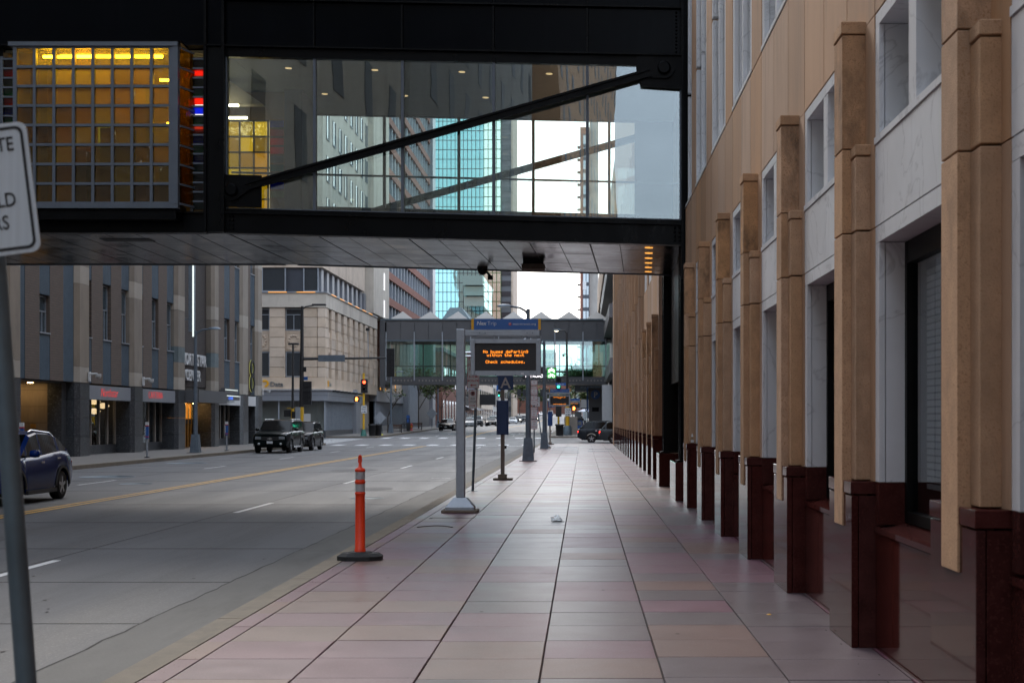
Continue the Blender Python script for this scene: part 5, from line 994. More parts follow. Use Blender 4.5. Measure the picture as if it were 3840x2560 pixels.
# no stopping / bus stop regulatory post
t = thing('regulatory_sign_post', 'red bordered no stopping and bus stop signs on a post behind the nearest departure sign', 'sign', (-2.64, 34, 0))
MB().tube((0, 0, 0), (.12, 0, 3.35), .032, n=12).build('post', 'galv_dark', t); B('foot_plate', 'galv_dark', t, -.12, .12, -.1, .1, 0, .006)
p = plate(t, 'no_stopping_plate', .0 - .005 + .02, -.06, 2.87, .29, .84, 'sign_white', 'sign_red', .008, .008, .03)
for s, z, sz in (('NO', 3.12, .14), ('STOPPING', 2.98, .065), ('7-9AM', 2.87, .07), ('3-7PM', 2.70, .082), ('MON-FRI', 2.605, .072)): text('words', s, sz, 'sign_red', p, (.015, -.063, z), FACE_CAM, 'CENTER', ext=.0008, off=.001)
arrow(p, .015, -.062, 2.52, .15, -1, 'sign_red', .02)
p = plate(t, 'bus_stop_plate', .005, -.06, 2.19, .188, .455, 'sign_white', 'sign_red', .006, .006, .02); MB().lathe([(.052, 0), (.052, -.003), (.043, -.003), (.043, 0)], (.005, -.06, 2.325), 24, 'Y').build('ring', 'sign_red', p); text('letter', 'P', .09, 'sign_black', p, (.005, -.063, 2.293), FACE_CAM, 'CENTER', ext=.0008, off=.002)
MB().prism([(-.035, 2.36), (-.028, 2.366), (.045, 2.29), (.038, 2.284)], 'Y', -.0645, -.0635).build('slash', 'sign_red', p)
text('words', 'BUS', .062, 'sign_black', p, (.005, -.063, 2.18), FACE_CAM, 'CENTER', ext=.0008); text('words', 'STOP', .062, 'sign_black', p, (.005, -.063, 2.105), FACE_CAM, 'CENTER', ext=.0008); arrow(p, .005, -.062, 2.035, .12, 1, 'sign_red', .012)
# stacked small regulatory signs behind the near lamp
t = thing('stacked_sign_post', 'thin post with a tall stack of red lettered signs behind the nearest right street lamp', 'sign', (-2.55, 74, 0))
MB().tube((0, 0, 0), (0, 0, 3.9), .035, n=10).build('post', 'galv_dark', t)
for i, (z, h) in enumerate(((3.65, .3), (3.25, .45), (2.75, .5), (2.1, .6), (1.5, .5))):
    p = plate(t, 'sign_plate', .0, -.05, z - .05, .34, h, 'sign_white', 'sign_red', .01, .012, .03)
    for k in range(max(1, int(h / .14))): text('words', ('NO', 'PARKING', 'BUS', 'ANY TIME', 'STOP')[(i + k) % 5], .09 if k else .1, 'sign_red', p, (0, -.053, z - .05 + h / 2 - .14 - k * .13), FACE_CAM, 'CENTER', ext=.0008, sx=.7)
t = thing('leaning_one_way_sign', 'one way sign on a leaning thin post left of the second street lamp', 'sign', (-2.72, 95, 0)); MB().tube((0, 0, 0), (-.42, 0, 3.2), .035, n=10).build('post', 'galv_dark', t); one_way(t, -.42, -.05, 2.9, .5)
# ---- street lamps
def lamp(name, label, x, y, arm, base_z=0, grp='grey street lamps', hgt=6.25, mat='galv_blue'):
    t = thing(name, label, 'street lamp', (x, y, base_z), group=grp)
    MB().add([(-.24, -.24, .02), (.24, -.24, .02), (.24, .24, .02), (-.24, .24, .02), (-.17, -.17, .95), (.17, -.17, .95), (.17, .17, .95), (-.17, .17, .95)], [(4, 5, 6, 7)] + [(i, (i + 1) % 4, 4 + (i + 1) % 4, 4 + i) for i in range(4)]).build('base', mat, t)
    MB().prism([(-.13, .2), (.13, .2), (.09, .8), (-.09, .8)], 'Y', -.235, -.20).build('hand_hole', mat, t); B('pad', 'concrete_pad', t, -.36, .36, -.36, .36, 0, .02)
    MB().tube((0, 0, .95), (0, 0, hgt), .115, .075, n=14).build('pole', mat, t)
    a = MB().path([(0, 0, hgt - .25), (arm * .12, 0, hgt - .08), (arm * .35, 0, hgt + .05), (arm * .7, 0, hgt + .10)], .045, 10); a.build('arm', mat, t)
    h = MB(); pr = [(.0, .0), (.08, .07), (.18, .1), (.42, .115), (.62, .10), (.72, .05), (.74, 0)]
    h.smooth = True; n = 10; vs = []
    for d, hh in pr:
        wdt = .17 * math.sin(math.pi * min(max(d / .74, .04), .96)) ** .5
        for i in range(n): tt_ = math.pi * i / (n - 1); vs.append((arm * (.62 + d * .9), wdt * math.cos(tt_), hgt + .09 + hh * math.sin(tt_)))
    h.add(vs, [(k * n + i, k * n + i + 1, (k + 1) * n + i + 1, (k + 1) * n + i) for k in range(len(pr) - 1) for i in range(n - 1)]); h.build('lamp_head', mat, t)
    hb = MB(); hb.box(min(arm * .75, arm * 1.2), max(arm * .75, arm * 1.2), -.12, .12, hgt + .07, hgt + .09); hb.build('lens', 'lens', t); return t
lamp('street_lamp', 'nearest grey street lamp on the right kerb, behind the departure sign', -2.26, 58.5, -1); lamp('street_lamp', 'second grey street lamp on the right kerb near the leaning sign', -2.27, 83, -1)
lamp('street_lamp', 'grey street lamp on the opposite pavement in front of the brown brick building', -19.9, 73, 1); lamp('street_lamp', 'grey street lamp on the far left pavement beside the limestone corner', -20, 148, 1, gz(148)); lamp('street_lamp', 'grey street lamp far along the left pavement past the bridge', -20, 196, 1, gz(196)); lamp('street_lamp', 'far grey street lamp by the brown arcade', -20, 262, 1, gz(262))
# ---- foreground leaning sign
t = thing('leaning_regulatory_sign', 'white black bordered sign on a leaning steel post at the left edge', 'sign', (-1.698, 4.5, 0)); t.rotation_euler = (0, -R(4.2), 0)
MB().tube((0, 0, 0), (0, 0, 3.05), .0315, n=16).build('post', 'galv_dark', t); m = MB()
for i in range(3): m.lathe([(.012, 0), (.012, -.01)], (0, -.05, 2.28 + i * .17), 8, 'Y')
sp_ = link('sign_pivot', None, t); bpy.data.objects.remove(sp_)
pts = rounded(.30, .41, .03); sr = R(2.8)
def rp(a, b, cx=.004, cz=2.42): return (cx + a * math.cos(sr) - b * math.sin(sr), cz + a * math.sin(sr) + b * math.cos(sr))
p = MB().prism([rp(a, b) for a, b in pts], 'Y', -.045, -.041).build('plate', 'sign_retro', t); o_, i_ = rounded(.276, .386, .026), rounded(.256, .366, .018); m2 = MB()
for k in range(len(o_)):
    j = (k + 1) % len(o_); q = [rp(*o_[k]), rp(*o_[j]), rp(*i_[j]), rp(*i_[k])]; m2.quad(*[(a, -.0462, b) for a, b in q])
m2.build('border', 'sign_black', p)
for s, az, sz in (('PRIVATE', .118, .062), ('FIELD', -.055, .062), ('CARS', -.125, .062)):
    a, b = rp(.105 if s == 'PRIVATE' else .092 if s == 'FIELD' else .062, az); o = text('words', s, sz, 'sign_black', p, (a, -.0465, b), (R(90), -sr, 0), 'RIGHT', ext=.0004, off=.0006, sx=.8)
# ---- delineator
t = thing('traffic_delineator', 'orange delineator post with two grey bands on a black rubber base', 'delineator', (-2.71, 17.28, 0)); t.scale = (.92, .92, .92)
bm2 = MB(); o8 = [(.29, -.10), (.29, .10), (.16, .21), (-.16, .21), (-.29, .10), (-.29, -.10), (-.16, -.21), (.16, -.21)]
bm2.add([(x * .99, y, .0) for x, y in o8] + [(x, y, .055) for x, y in o8] + [(x * .8, y * .8, .095) for x, y in o8], [tuple(range(8))[::-1], tuple(range(16, 24))] + [(i, (i + 1) % 8, 8 + (i + 1) % 8, 8 + i) for i in range(8)] + [(8 + i, 8 + (i + 1) % 8, 16 + (i + 1) % 8, 16 + i) for i in range(8)]); bm2.build('rubber_base', 'rubber', t); MB().lathe([(.16, .095), (.15, .108), (.10, .11)], n=24).build('base_collar', 'rubber', t)
MB().lathe([(.074, .105), (.074, .14), (.066, .145), (.0635, .80), (.063, .86), (.067, .865), (.072, .875), (.067, .885), (.062, .89), (.0615, 1.0), (.067, 1.01), (.073, 1.025), (.067, 1.04), (.0615, 1.05), (.0615, 1.16), (.068, 1.165), (.068, 1.19), (.055, 1.205), (.024, 1.22), (.020, 1.28), (.014, 1.30)], n=24).build('post', 'orange', t)
for z in (.90, 1.062): MB().lathe([(.0632, z), (.0634, z + .10)], n=24).build('reflective_band', 'reflective', t)
lp = MB(); pr = [(.012 + .018 * math.sin(a) * .0, 0) for a in (0,)]
lp.path([(-.016, 0, 1.28), (-.012, 0, 1.36), (0, 0, 1.38), (.012, 0, 1.36), (.014, 0, 1.29)], .013, 8); lp.build('handle_loop', 'orange', t)
# ---- litter, wire, bottle
t = thing('plastic_bag_litter', 'crumpled clear plastic bag with a dark scrap lying on the pavement', 'litter', (-.45, 23.7, 0)); rl = random.Random(5); m = MB(); m.smooth = True; n = 10
vs = [(0, 0, .11)]
for k, (rr, hh) in enumerate(((.04, .10), (.075, .07), (.09, .03), (.08, .004))):
    for i in range(n): a = 2 * math.pi * i / n; f = rl.uniform(.7, 1.25); vs.append((rr * f * math.cos(a), rr * f * math.sin(a) * .8, hh * rl.uniform(.8, 1.2)))
m.add(vs, [(0, 1 + i, 1 + (i + 1) % n) for i in range(n)] + [(1 + k * n + i, 1 + k * n + (i + 1) % n, 1 + (k + 1) * n + (i + 1) % n, 1 + (k + 1) * n + i) for k in range(3) for i in range(n)]); m.build('bag', 'plastic', t); MB().add([(-.06, -.1, .004), (.13, -.08, .004), (.15, .0, .006), (.02, .05, .02), (-.05, .02, .012)], [(0, 1, 2, 3, 4)]).build('scrap', 'dark', t)
tag(MB().path([(-2.62 + .035 * i, 22.45 + .30 * math.sin(math.pi * i / 16), .006) for i in range(17)], .007, 6).build('bent_wire', 'dark'), 'thin dark bent strip lying on the pavement near the kerb', 'litter')
t = thing('small_bottle', 'small amber bottle with white cap standing on a granite ledge', 'bottle', (2.11, 27.52, 1.24)); MB().lathe([(.028, 0), (.03, .01), (.03, .09), (.012, .115), (.012, .13)], n=14).build('body', 'glass_dark', t); MB().lathe([(.02, .13), (.02, .155), (.009, .16), (.008, .19), (0, .195)], n=12).build('cap', 'sign_white', t); B('label', 'sign_white', t, -.03, .03, -.0315, -.03, .02, .07)
sm_ = MB(); sm_.box(-2.62, -1.86, 24.62, 24.65, .001, .004); sm_.box(-2.65, -2.6, 24.45, 24.62, .001, .004); tag(sm_.build('access_cover_seam', 'grout', walk), kind='stuff')
for (x, y) in ((-1.3, 21.4), (.2, 14.2), (-.9, 12.6), (1.2, 18.8), (-2.1, 15.3), (.75, 11.3), (-1.7, 30)): MB().lathe([(.02, .002), (0, .003)], (x, y, 0), 7).build('gum_spot', 'dark', walk)
o = MB().lathe([(.025, .004), (0, .012)], (1.62, 12.4, 0), 6).build('fallen_leaf', 'sign_yellow'); tag(o, 'tiny yellow leaf lying on the pavement by the granite bases', 'leaf')
# ---- parking pay posts on the opposite pavement
for i, y in enumerate((49.4, 63.6, 77.8)):
    t = thing('pay_post', ('blue topped pay post at the left edge behind the blue car', 'blue topped pay post in front of the cafeteria window', 'blue topped pay post in front of the bank shop')[i], 'post', (-19.5, y, 0), group='blue pay posts')
    MB().tube((0, 0, 0), (0, 0, .82), .045).build('stem', 'galv', t); B('body', 'ped_blue', t, -.07, .07, -.05, .05, .86, 1.42); B('lower_band', 'sign_red', t, -.075, .075, -.055, .055, .92, .96); B('upper_band', 'sign_red', t, -.075, .075, -.055, .055, 1.40, 1.45); B('cap', 'sign_white', t, -.07, .07, -.05, .05, 1.451, 1.6); B('foot', 'dark', t, -.09, .09, -.09, .09, 0, .04); text('words', 'PARKING', .11, 'sign_white', t, (-.035, -.051, .98), (R(90), R(-90), 0), ext=.001)
# ---- signals
def head(parent, x, y, z, lit=None, face=-1, mat='sign_black', sections=3, w=.36, lens=True):
    h = .36 * sections; b = B('signal_head', mat, parent, x - w / 2 - .1, x + w / 2 + .1, y - .06, y + .2, z - h / 2 - .1, z + h / 2 + .1)
    if lens:
        for i, (on, off) in enumerate((('sig_red', 'lens_red'), ('sign_yellow', 'concrete_pad'), ('sig_green', 'pole_green'))[:sections]):
            zz = z + h / 2 - .18 - i * .36; MB().lathe([(.145, 0), (.13, -.02), (0, -.04)], (x, y - .061, zz), 16, 'Y').build('lens', on if lit == i else ('sign_black' if i != 1 else 'wood'), b)
            m = MB(); n = 9; m.add([(x + .17 * math.cos(math.pi * k / (n - 1)), yy, zz + .17 * math.sin(math.pi * k / (n - 1))) for yy in (y - .06, y - .3) for k in range(n)], [(k, k + 1, n + k + 1, n + k) for k in range(n - 1)]); m.build('visor', mat, b)
    else:
        m = MB()
        for i in range(sections): m.box(x - .13, x + .13, y - .12, y - .061, z + h / 2 - .3 - i * .36, z + h / 2 - .06 - i * .36)
        m.build('rear_boxes', 'dark', b)
    return b
def hand(parent, x, y, z, lit=True):
    b = B('walk_signal', 'sign_black', parent, x - .24, x + .24, y - .1, y + .15, z - .24, z + .24)
    if lit:
        m = MB(); m.prism([(x - .1, z - .16), (x + .07, z - .16), (x + .1, z), (x + .08, z + .06), (x - .1, z + .06)], 'Y', y - .12, y - .101)
        for i in range(4): m.prism([(x - .1 + i * .047, z + .06), (x - .062 + i * .047, z + .06), (x - .062 + i * .047, z + .15 + (.03 if i in (1, 2) else 0)), (x - .1 + i * .047, z + .15 + (.03 if i in (1, 2) else 0))], 'Y', y - .12, y - .101)
        m.prism([(x + .08, z - .05), (x + .15, z + .02), (x + .13, z + .06), (x + .07, z + .01)], 'Y', y - .12, y - .101); m.build('lit_hand', 'sig_hand', b)
    return b
def ypost(t, h, z=0, r=.1, base='pole_green', n=12): 
    MB().lathe([(.30, z), (.28, z + .1), (.17, z + .5), (r + .02, z + .62)], n=12).build('post_base', base, t); MB().tube((0, 0, z + .62), (0, 0, h), r, n=n).build('post', 'signal_yellow', t)
zc = gz(131.5)
t = thing('traffic_signal', 'yellow signal post showing red with a lit hand at the limestone corner', 'traffic light', (-20.3, 131.5, zc)); ypost(t, 5.8); head(t, .08, -.1, 4.6, 0, w=.4); hand(t, -.62, -.1, 3.4); B('arm', 'signal_yellow', t, -.5, .0, -.04, .04, 3.68, 3.76); one_way(t, .05, -.14, 2.45, .58)
t = thing('mast_arm_signal', 'black mast pole with long signal arm and lamp at the near left corner', 'traffic light', (-20.0, 101, 0))
MB().tube((0, 0, 0), (0, 0, 2.6), .16, n=14).build('yellow_foot', 'signal_yellow', t); MB().tube((0, 0, 2.6), (.05, 0, 9.75), .17, .10, n=14).build('pole', 'pole_black', t); MB().tube((0, 0, 6.0), (6.0, 0, 6.08), .1, .065, n=12).build('mast_arm', 'pole_black', t); hd = head(t, 6.3, .1, 5.75, None, sections=5, lens=False); MB().path([(.03, 0, 9.5), (.3, 0, 9.72), (.9, 0, 9.82)], .05).build('lamp_arm', 'pole_black', t)
B('lamp_head', 'pole_black', t, .75, 1.75, -.14, .14, 9.78, 9.92, bev=.04); B('street_name_back', 'galv_blue', t, 1.2, 3.1, -.14, -.11, 5.82, 6.28); MB().tube((4.75, 0, 6.05), (4.70, 0, 8.0), .03).build('camera_stem', 'galv', t); B('camera_body', 'dark', t, 4.6, 4.82, -.25, .15, 8.0, 8.2); head(t, .42, -.05, 3.6, None, sections=4, lens=False); B('control_box', 'galv', t, -.38, -.05, -.3, -.17, 1.4, 2.6)
B('blue_plate', 'sign_blue', t, .17, .45, -.05, -.03, 4.5, 4.75); B('small_box', 'dark', t, .15, .33, -.1, .1, 5.1, 5.45); plate(t, 'plate_back', .4, -.02, 1.75, .5, .75, 'sign_white')
t = thing('corner_signal_post', 'thin black lamp pole on a yellow post with walk signals beside the mast arm pole', 'traffic light', (-21.0, 104.0 - 1.2, 0)); MB().tube((0, 0, 0), (0, 0, 2.5), .12, n=12).build('yellow_foot', 'signal_yellow', t); MB().tube((0, 0, 2.5), (.03, 0, 7.1), .1, .07, n=12).build('pole', 'pole_black', t)
B('lamp_head', 'pole_black', t, -.3, .45, -.2, .2, 7.1, 7.24, bev=.03); hand(t, -.35, -.1, 2.15, False); hand(t, .22, -.1, 2.05, False); B('bracket', 'signal_yellow', t, -.4, .3, -.04, .04, 2.5, 2.56)
zc = gz(136)
t = thing('corner_mast_signal', 'tall dark lamp pole on a yellow post with bicycle sign arm and lit hand', 'traffic light', (-1.5, 136, zc))
MB().lathe([(.42, 0), (.40, .7), (.28, .9)], n=8).build('post_base', 'galv_dark', t); MB().tube((0, 0, .9), (0, 0, 3.1), .19, n=14).build('post', 'signal_yellow', t); MB().tube((-.02, 0, 3.1), (-.08, 0, 9.8), .15, .09, n=12).build('pole', 'pole_black', t); MB().path([(-.08, 0, 9.7), (-.25, 0, 9.95), (-.8, 0, 10.0)], .05).build('lamp_arm', 'pole_black', t)
B('lamp_head', 'galv_dark', t, -1.35, -.65, -.18, .18, 9.95, 10.12, bev=.04); MB().lathe([(.2, 9.949), (.12, 9.9), (0, 9.88)], (-1.05, 0, 0), 12).build('lamp_lens', 'lamp_white', t)
MB().tube((0, 0, 6.05), (-3.6, 0, 6.1), .1, .07, n=10).build('mast_arm', 'pole_black', t); MB().tube((0, 0, 5.55), (-3.6, 0, 5.55), .07, n=8).build('mast_arm', 'pole_black', t)
hand(t, .62, -.15, 2.55); hd = head(t, -.85, .1, 2.4, None, sections=3, lens=False); one_way(t, .05, -.22, 2.2, .6); B('bracket', 'signal_yellow', t, -.7, .5, -.04, .04, 2.95, 3.02)
p = B('street_name_plate', 'sign_blue', t, -1.15, -.15, -.12, -.1, 4.72, 4.98); text('words', 'S 7th St', .2, 'sign_white', p, (-.65, -.125, 4.78), FACE_CAM, 'CENTER', ext=.001); MB().tube((-.05, 0, 7.6), (-.35, 0, 7.9), .03).lathe([(.12, 7.75), (.12, 7.65), (.08, 7.5), (0, 7.45)], (-.38, 0, 0), 10).build('pole_camera', 'galv', t)
bk = B('bicycle_sign', 'sign_black', t, -2.0, -1.05, -.3, -.05, 5.35, 6.45); B('green_face', 'led_green', bk, -1.93, -1.12, -.31, -.301, 5.42, 6.38)
m = MB()
def ring(m, cx, cz, r, w, y):
    n = 18
    for i in range(n):
        a, b = 2 * math.pi * i / n, 2 * math.pi * (i + 1) / n; m.quad((cx + r * math.cos(a), y, cz + r * math.sin(a)), (cx + r * math.cos(b), y, cz + r * math.sin(b)), (cx + (r - w) * math.cos(b), y, cz + (r - w) * math.sin(b)), (cx + (r - w) * math.cos(a), y, cz + (r - w) * math.sin(a)))
ring(m, -1.72, 5.62, .14, .04, -.313); ring(m, -1.33, 5.62, .14, .04, -.313)
for (a, b, c, d2) in ((-1.72, 5.62, -1.62, 5.82), (-1.62, 5.82, -1.40, 5.80), (-1.62, 5.78, -1.52, 5.62), (-1.52, 5.62, -1.40, 5.82), (-1.40, 5.86, -1.33, 5.62), (-1.7, 5.9, -1.58, 5.88)): m.tube((a, -.313, b), (c, -.313, d2), .018, n=6)
for dz in (0, .17):
    m.prism([(-1.84, 5.93 + dz), (-1.525, 6.14 + dz), (-1.21, 5.93 + dz), (-1.21, 6.03 + dz), (-1.525, 6.24 + dz), (-1.84, 6.03 + dz)], 'Y', -.314, -.311)
m.build('bicycle_marks', 'led_white', bk)
vm = B('message_board', 'sign_black', t, -4.3, -2.1, -.28, -.05, 5.3, 6.5); text('words', 'SHARE', .42, 'led_white', vm, (-3.2, -.29, 5.98), FACE_CAM, 'CENTER', ext=.002, off=.006); text('words', 'THE ROAD', .42, 'led_white', vm, (-3.2, -.29, 5.5), FACE_CAM, 'CENTER', ext=.002, off=.006, sx=.85)
# far signals
def far_signal(name, label, x, y, lit, arm=0, z=4.2):
    t = thing(name, label, 'traffic light', (x, y, gz(y)), group='far traffic signals'); MB().tube((0, 0, 0), (0, 0, 6.2 if arm else 4.4), .11, n=8).build('post', 'signal_yellow' if not arm else 'pole_black', t)
    if arm: MB().tube((0, 0, 6), (arm, 0, 6), .08, n=8).build('arm', 'pole_black', t)
    head(t, arm, -.1, 6 if arm else z, lit, w=.34); return t
far_signal('far_signal', 'green lit signal on a post far along the middle of the street', -19.8, 334, 2, z=6.8); far_signal('far_signal', 'dark far signal hung on a long arm over the left lanes', -20.2, 337, None, 7.5); far_signal('far_signal', 'green signal half hidden behind the second departure sign', -2.6, 150, 2, z=5.2)
t = thing('far_signal_gantry', 'far black arm carrying a row of signal heads over the street', 'traffic light', (-3.5, 345, gz(345))); MB().tube((0, 0, 0), (0, 0, 8.2), .15, n=8).build('post', 'pole_black', t); MB().tube((0, 0, 7.2), (-13, 0, 7.2), .12, n=8).build('arm', 'pole_black', t)
for i in range(6): B('signal_head', 'sign_black', t, -12.5 + i * 1.4, -11.6 + i * 1.4, -.3, 0, 6.3, 8.0)
# ---- bins, hydrants, boxes, benches, racks
def bin_(label, x, y, r=.33, h=1.0, grp='litter bins'):
    t = thing('litter_bin', label, 'bin', (x, y, gz(y)), group=grp); MB().lathe([(r * .82, 0), (r * .88, .05), (r, h * .9), (r * 1.02, h * .9)], n=18).build('body', 'sign_black', t); MB().lathe([(r * 1.12, h * .88), (r * 1.14, h), (r * .8, h), (r * .78, h * .9)], n=18).build('rim', 'dark', t); return t
bin_('black litter bin beside the yellow post at the far right corner', -2.2, 133, .38, 1.08); bin_('black litter bin beside the red showing signal post', -19.55, 131.7, .33, 1.1); bin_('wider black litter bin next to the red hydrant', -19.1, 132.6, .34, 1.1)
def hydrant(label, x, y):
    t = thing('fire_hydrant', label, 'hydrant', (x, y, gz(y)), group='fire hydrants'); MB().lathe([(.2, 0), (.2, .06), (.13, .08), (.13, .6), (.17, .62), (.17, .68), (.14, .7), (.1, .82), (.03, .86), (.03, .92), (0, .93)], n=14).build('barrel', 'hydrant_red', t); MB().tube((-.22, 0, .5), (.22, 0, .5), .06).build('side_nozzle', 'hydrant_red', t); MB().tube((0, -.2, .48), (0, 0, .48), .08).build('front_nozzle', 'sign_yellow', t)
hydrant('red fire hydrant beside the two bins at the limestone corner', -18.75 - .5, 134.0); hydrant('red fire hydrant by the kerb just past the far bridge', -19.7, 163.2)
t = thing('diamond_sign_back', 'unlit back of a diamond road sign on a stand at the limestone corner', 'sign', (-18.95 - .4, 135.5, gz(135))); MB().prism([(0, 1.05), (.6, 1.65), (0, 2.25), (-.6, 1.65)], 'Y', -.02, 0).build('plate', 'galv', t); MB().tube((-.25, .02, 0), (-.1, .02, 1.7), .025).tube((.25, .02, 0), (.1, .02, 1.7), .025).build('stand', 'galv_dark', t); MB().lathe([(.3, 0), (.28, .1), (.1, .16), (0, .17)], n=10).build('sand_bag', 'sand_yellow', t)
for (x, y, lab) in ((-19.9, 187, 'diamond road sign back beside the dark hatchback'), (-19.6, 232, 'diamond road sign back behind the nearest departure sign post')):
    t = thing('diamond_sign_back', lab, 'sign', (x, y, gz(y))); MB().prism([(0, 1.2), (.75, 1.95), (0, 2.7), (-.75, 1.95)], 'Y', -.02, 0).build('plate', 'galv', t); MB().tube((0, .02, 0), (0, .02, 2.2), .04).build('stand', 'galv_dark', t)
def bench(label, x, y):
    t = thing('street_bench', label, 'bench', (x, y, gz(y)), group='street benches')
    for i in range(3): B('seat_slat', 'wood', t, -.75, .75, -.2 + i * .15, -.08 + i * .15, .43, .47)
    for i in range(2): B('back_slat', 'wood', t, -.75, .75, .26, .29, .58 + i * .15, .69 + i * .15)
    for s in (-.7, .7): B('leg', 'dark', t, s - .03, s + .03, -.2, -.14, 0, .43); B('leg', 'dark', t, s - .03, s + .03, .24, .3, 0, .86)
    B('stretcher', 'dark', t, -.7, .7, .02, .06, .12, .16)
bench('wooden bench by the bare tree under the far bridge', -20.0, 151); bench('wooden bench by the kerb beside the farther hydrant', -19.9, 169)
for k, (x, y) in enumerate(((-19.75, 155.5), (-19.7, 158.5))):
    t = thing('bike_rack', ('black hoop bike rack nearer the bench', 'black hoop bike rack nearer the ticket kiosk')[k], 'bike rack', (x, y, gz(y)), group='bike racks'); MB().path([(-.28, 0, 0), (-.28, 0, .6), (-.2, 0, .8), (0, 0, .88), (.2, 0, .8), (.28, 0, .6), (.28, 0, 0)], .035, 8).build('hoop', 'sign_black', t); MB().path([(.1, 0, .9), (.25, 0, 1.1)], .03, 6).build('spur', 'sign_black', t)
t = thing('ticket_kiosk', 'black ticket kiosk with a round blue top on the far left pavement', 'kiosk', (-19.8, 161, gz(161))); B('body', 'sign_black', t, -.2, .2, -.2, .2, 0, 1.45, bev=.03); B('screen', 'ped_blue', t, -.15, .15, -.21, -.2, .95, 1.35); MB().lathe([(.22, 0), (.22, -.06)], (0, -.1, 1.6), 16, 'Y').build('sign_disc', 'ped_blue', t)
t = thing('control_cabinet', 'grey signal control cabinet behind the yellow corner post', 'cabinet', (-1.1, 140, gz(140))); B('body', 'beige_metal', t, -.75, .55, -.35, .35, .15, 1.75, bev=.02); B('foot', 'concrete', t, -.8, .6, -.4, .4, 0, .15); B('door_seam', 'dark', t, -.11, -.09, -.352, -.35, .25, 1.65)
t = thing('news_box', 'blue newspaper box with a black hood beside the control cabinet', 'news box', (-.35, 143, gz(143))); B('body', 'ped_blue', t, -.28, .28, -.25, .25, .5, 1.35, bev=.02); B('hood', 'sign_black', t, -.32, .32, -.3, .3, 1.36, 1.6, bev=.02); B('stand', 'dark', t, -.2, .2, -.2, .2, 0, .5); B('window', 'pane_dark', t, -.2, .2, -.26, -.251, .85, 1.25)
t = thing('parking_entrance_sign', 'round blue parking sign over a slim dark panel at the far right', 'sign', (1.35, 168, gz(168))); B('panel', 'dark_fascia', t, -.7, 1.0, 0, .2, 0, 5.0); MB().lathe([(.55, 0), (.55, -.05)], (.1, -.01, 4.2), 24, 'Y').build('disc', 'ped_blue', t); text('letter', 'P', .9, 'sign_white', t, (.12, -.08, 3.88), FACE_CAM, 'CENTER', ext=.005, off=.02); B('slot', 'black', t, -.3, .5, -.02, 0, 2.2, 2.7); B('blue_edge', 'ped_blue', t, -.95, -.75, 0, .2, 2.3, 5.0)
t = thing('white_sign_board', 'plain white board on a post among the far right trees', 'sign', (.35, 200, gz(200))); B('board', 'white_panel', t, -.65, .65, 0, .08, 2.6, 3.9); MB().tube((0, .1, 0), (0, .1, 2.7), .06).build('post', 'dark', t)
t = thing('cafe_parasol', 'blue and white parasol over tables far along the right pavement', 'parasol', (.6, 240, gz(240))); MB().lathe([(1.7, 2.3), (.9, 2.6), (0, 2.9)], n=8).build('canopy', 'ped_blue', t); MB().tube((0, 0, 0), (0, 0, 2.8), .04).build('pole', 'galv', t); MB().lathe([(.5, .7), (.5, .74)], n=14).build('table_top', 'white_panel', t)
t = thing('bus_shelter', 'small grey glass bus shelter behind the news box', 'shelter', (-.4, 178, gz(178))); B('roof', 'galv_dark', t, -1.0, 1.0, -.8, .8, 2.5, 2.65); B('rear_glass', 'glass_clear', t, -.95, .95, .7, .72, .2, 2.4); B('timetable', 'galv', t, -.6, .2, .6, .66, .8, 2.2)
for s in (-.95, .95): B('post', 'galv_dark', t, s - .04, s + .04, -.7, -.62, 0, 2.5); B('post', 'galv_dark', t, s - .04, s + .04, .64, .69, 0, 2.5)
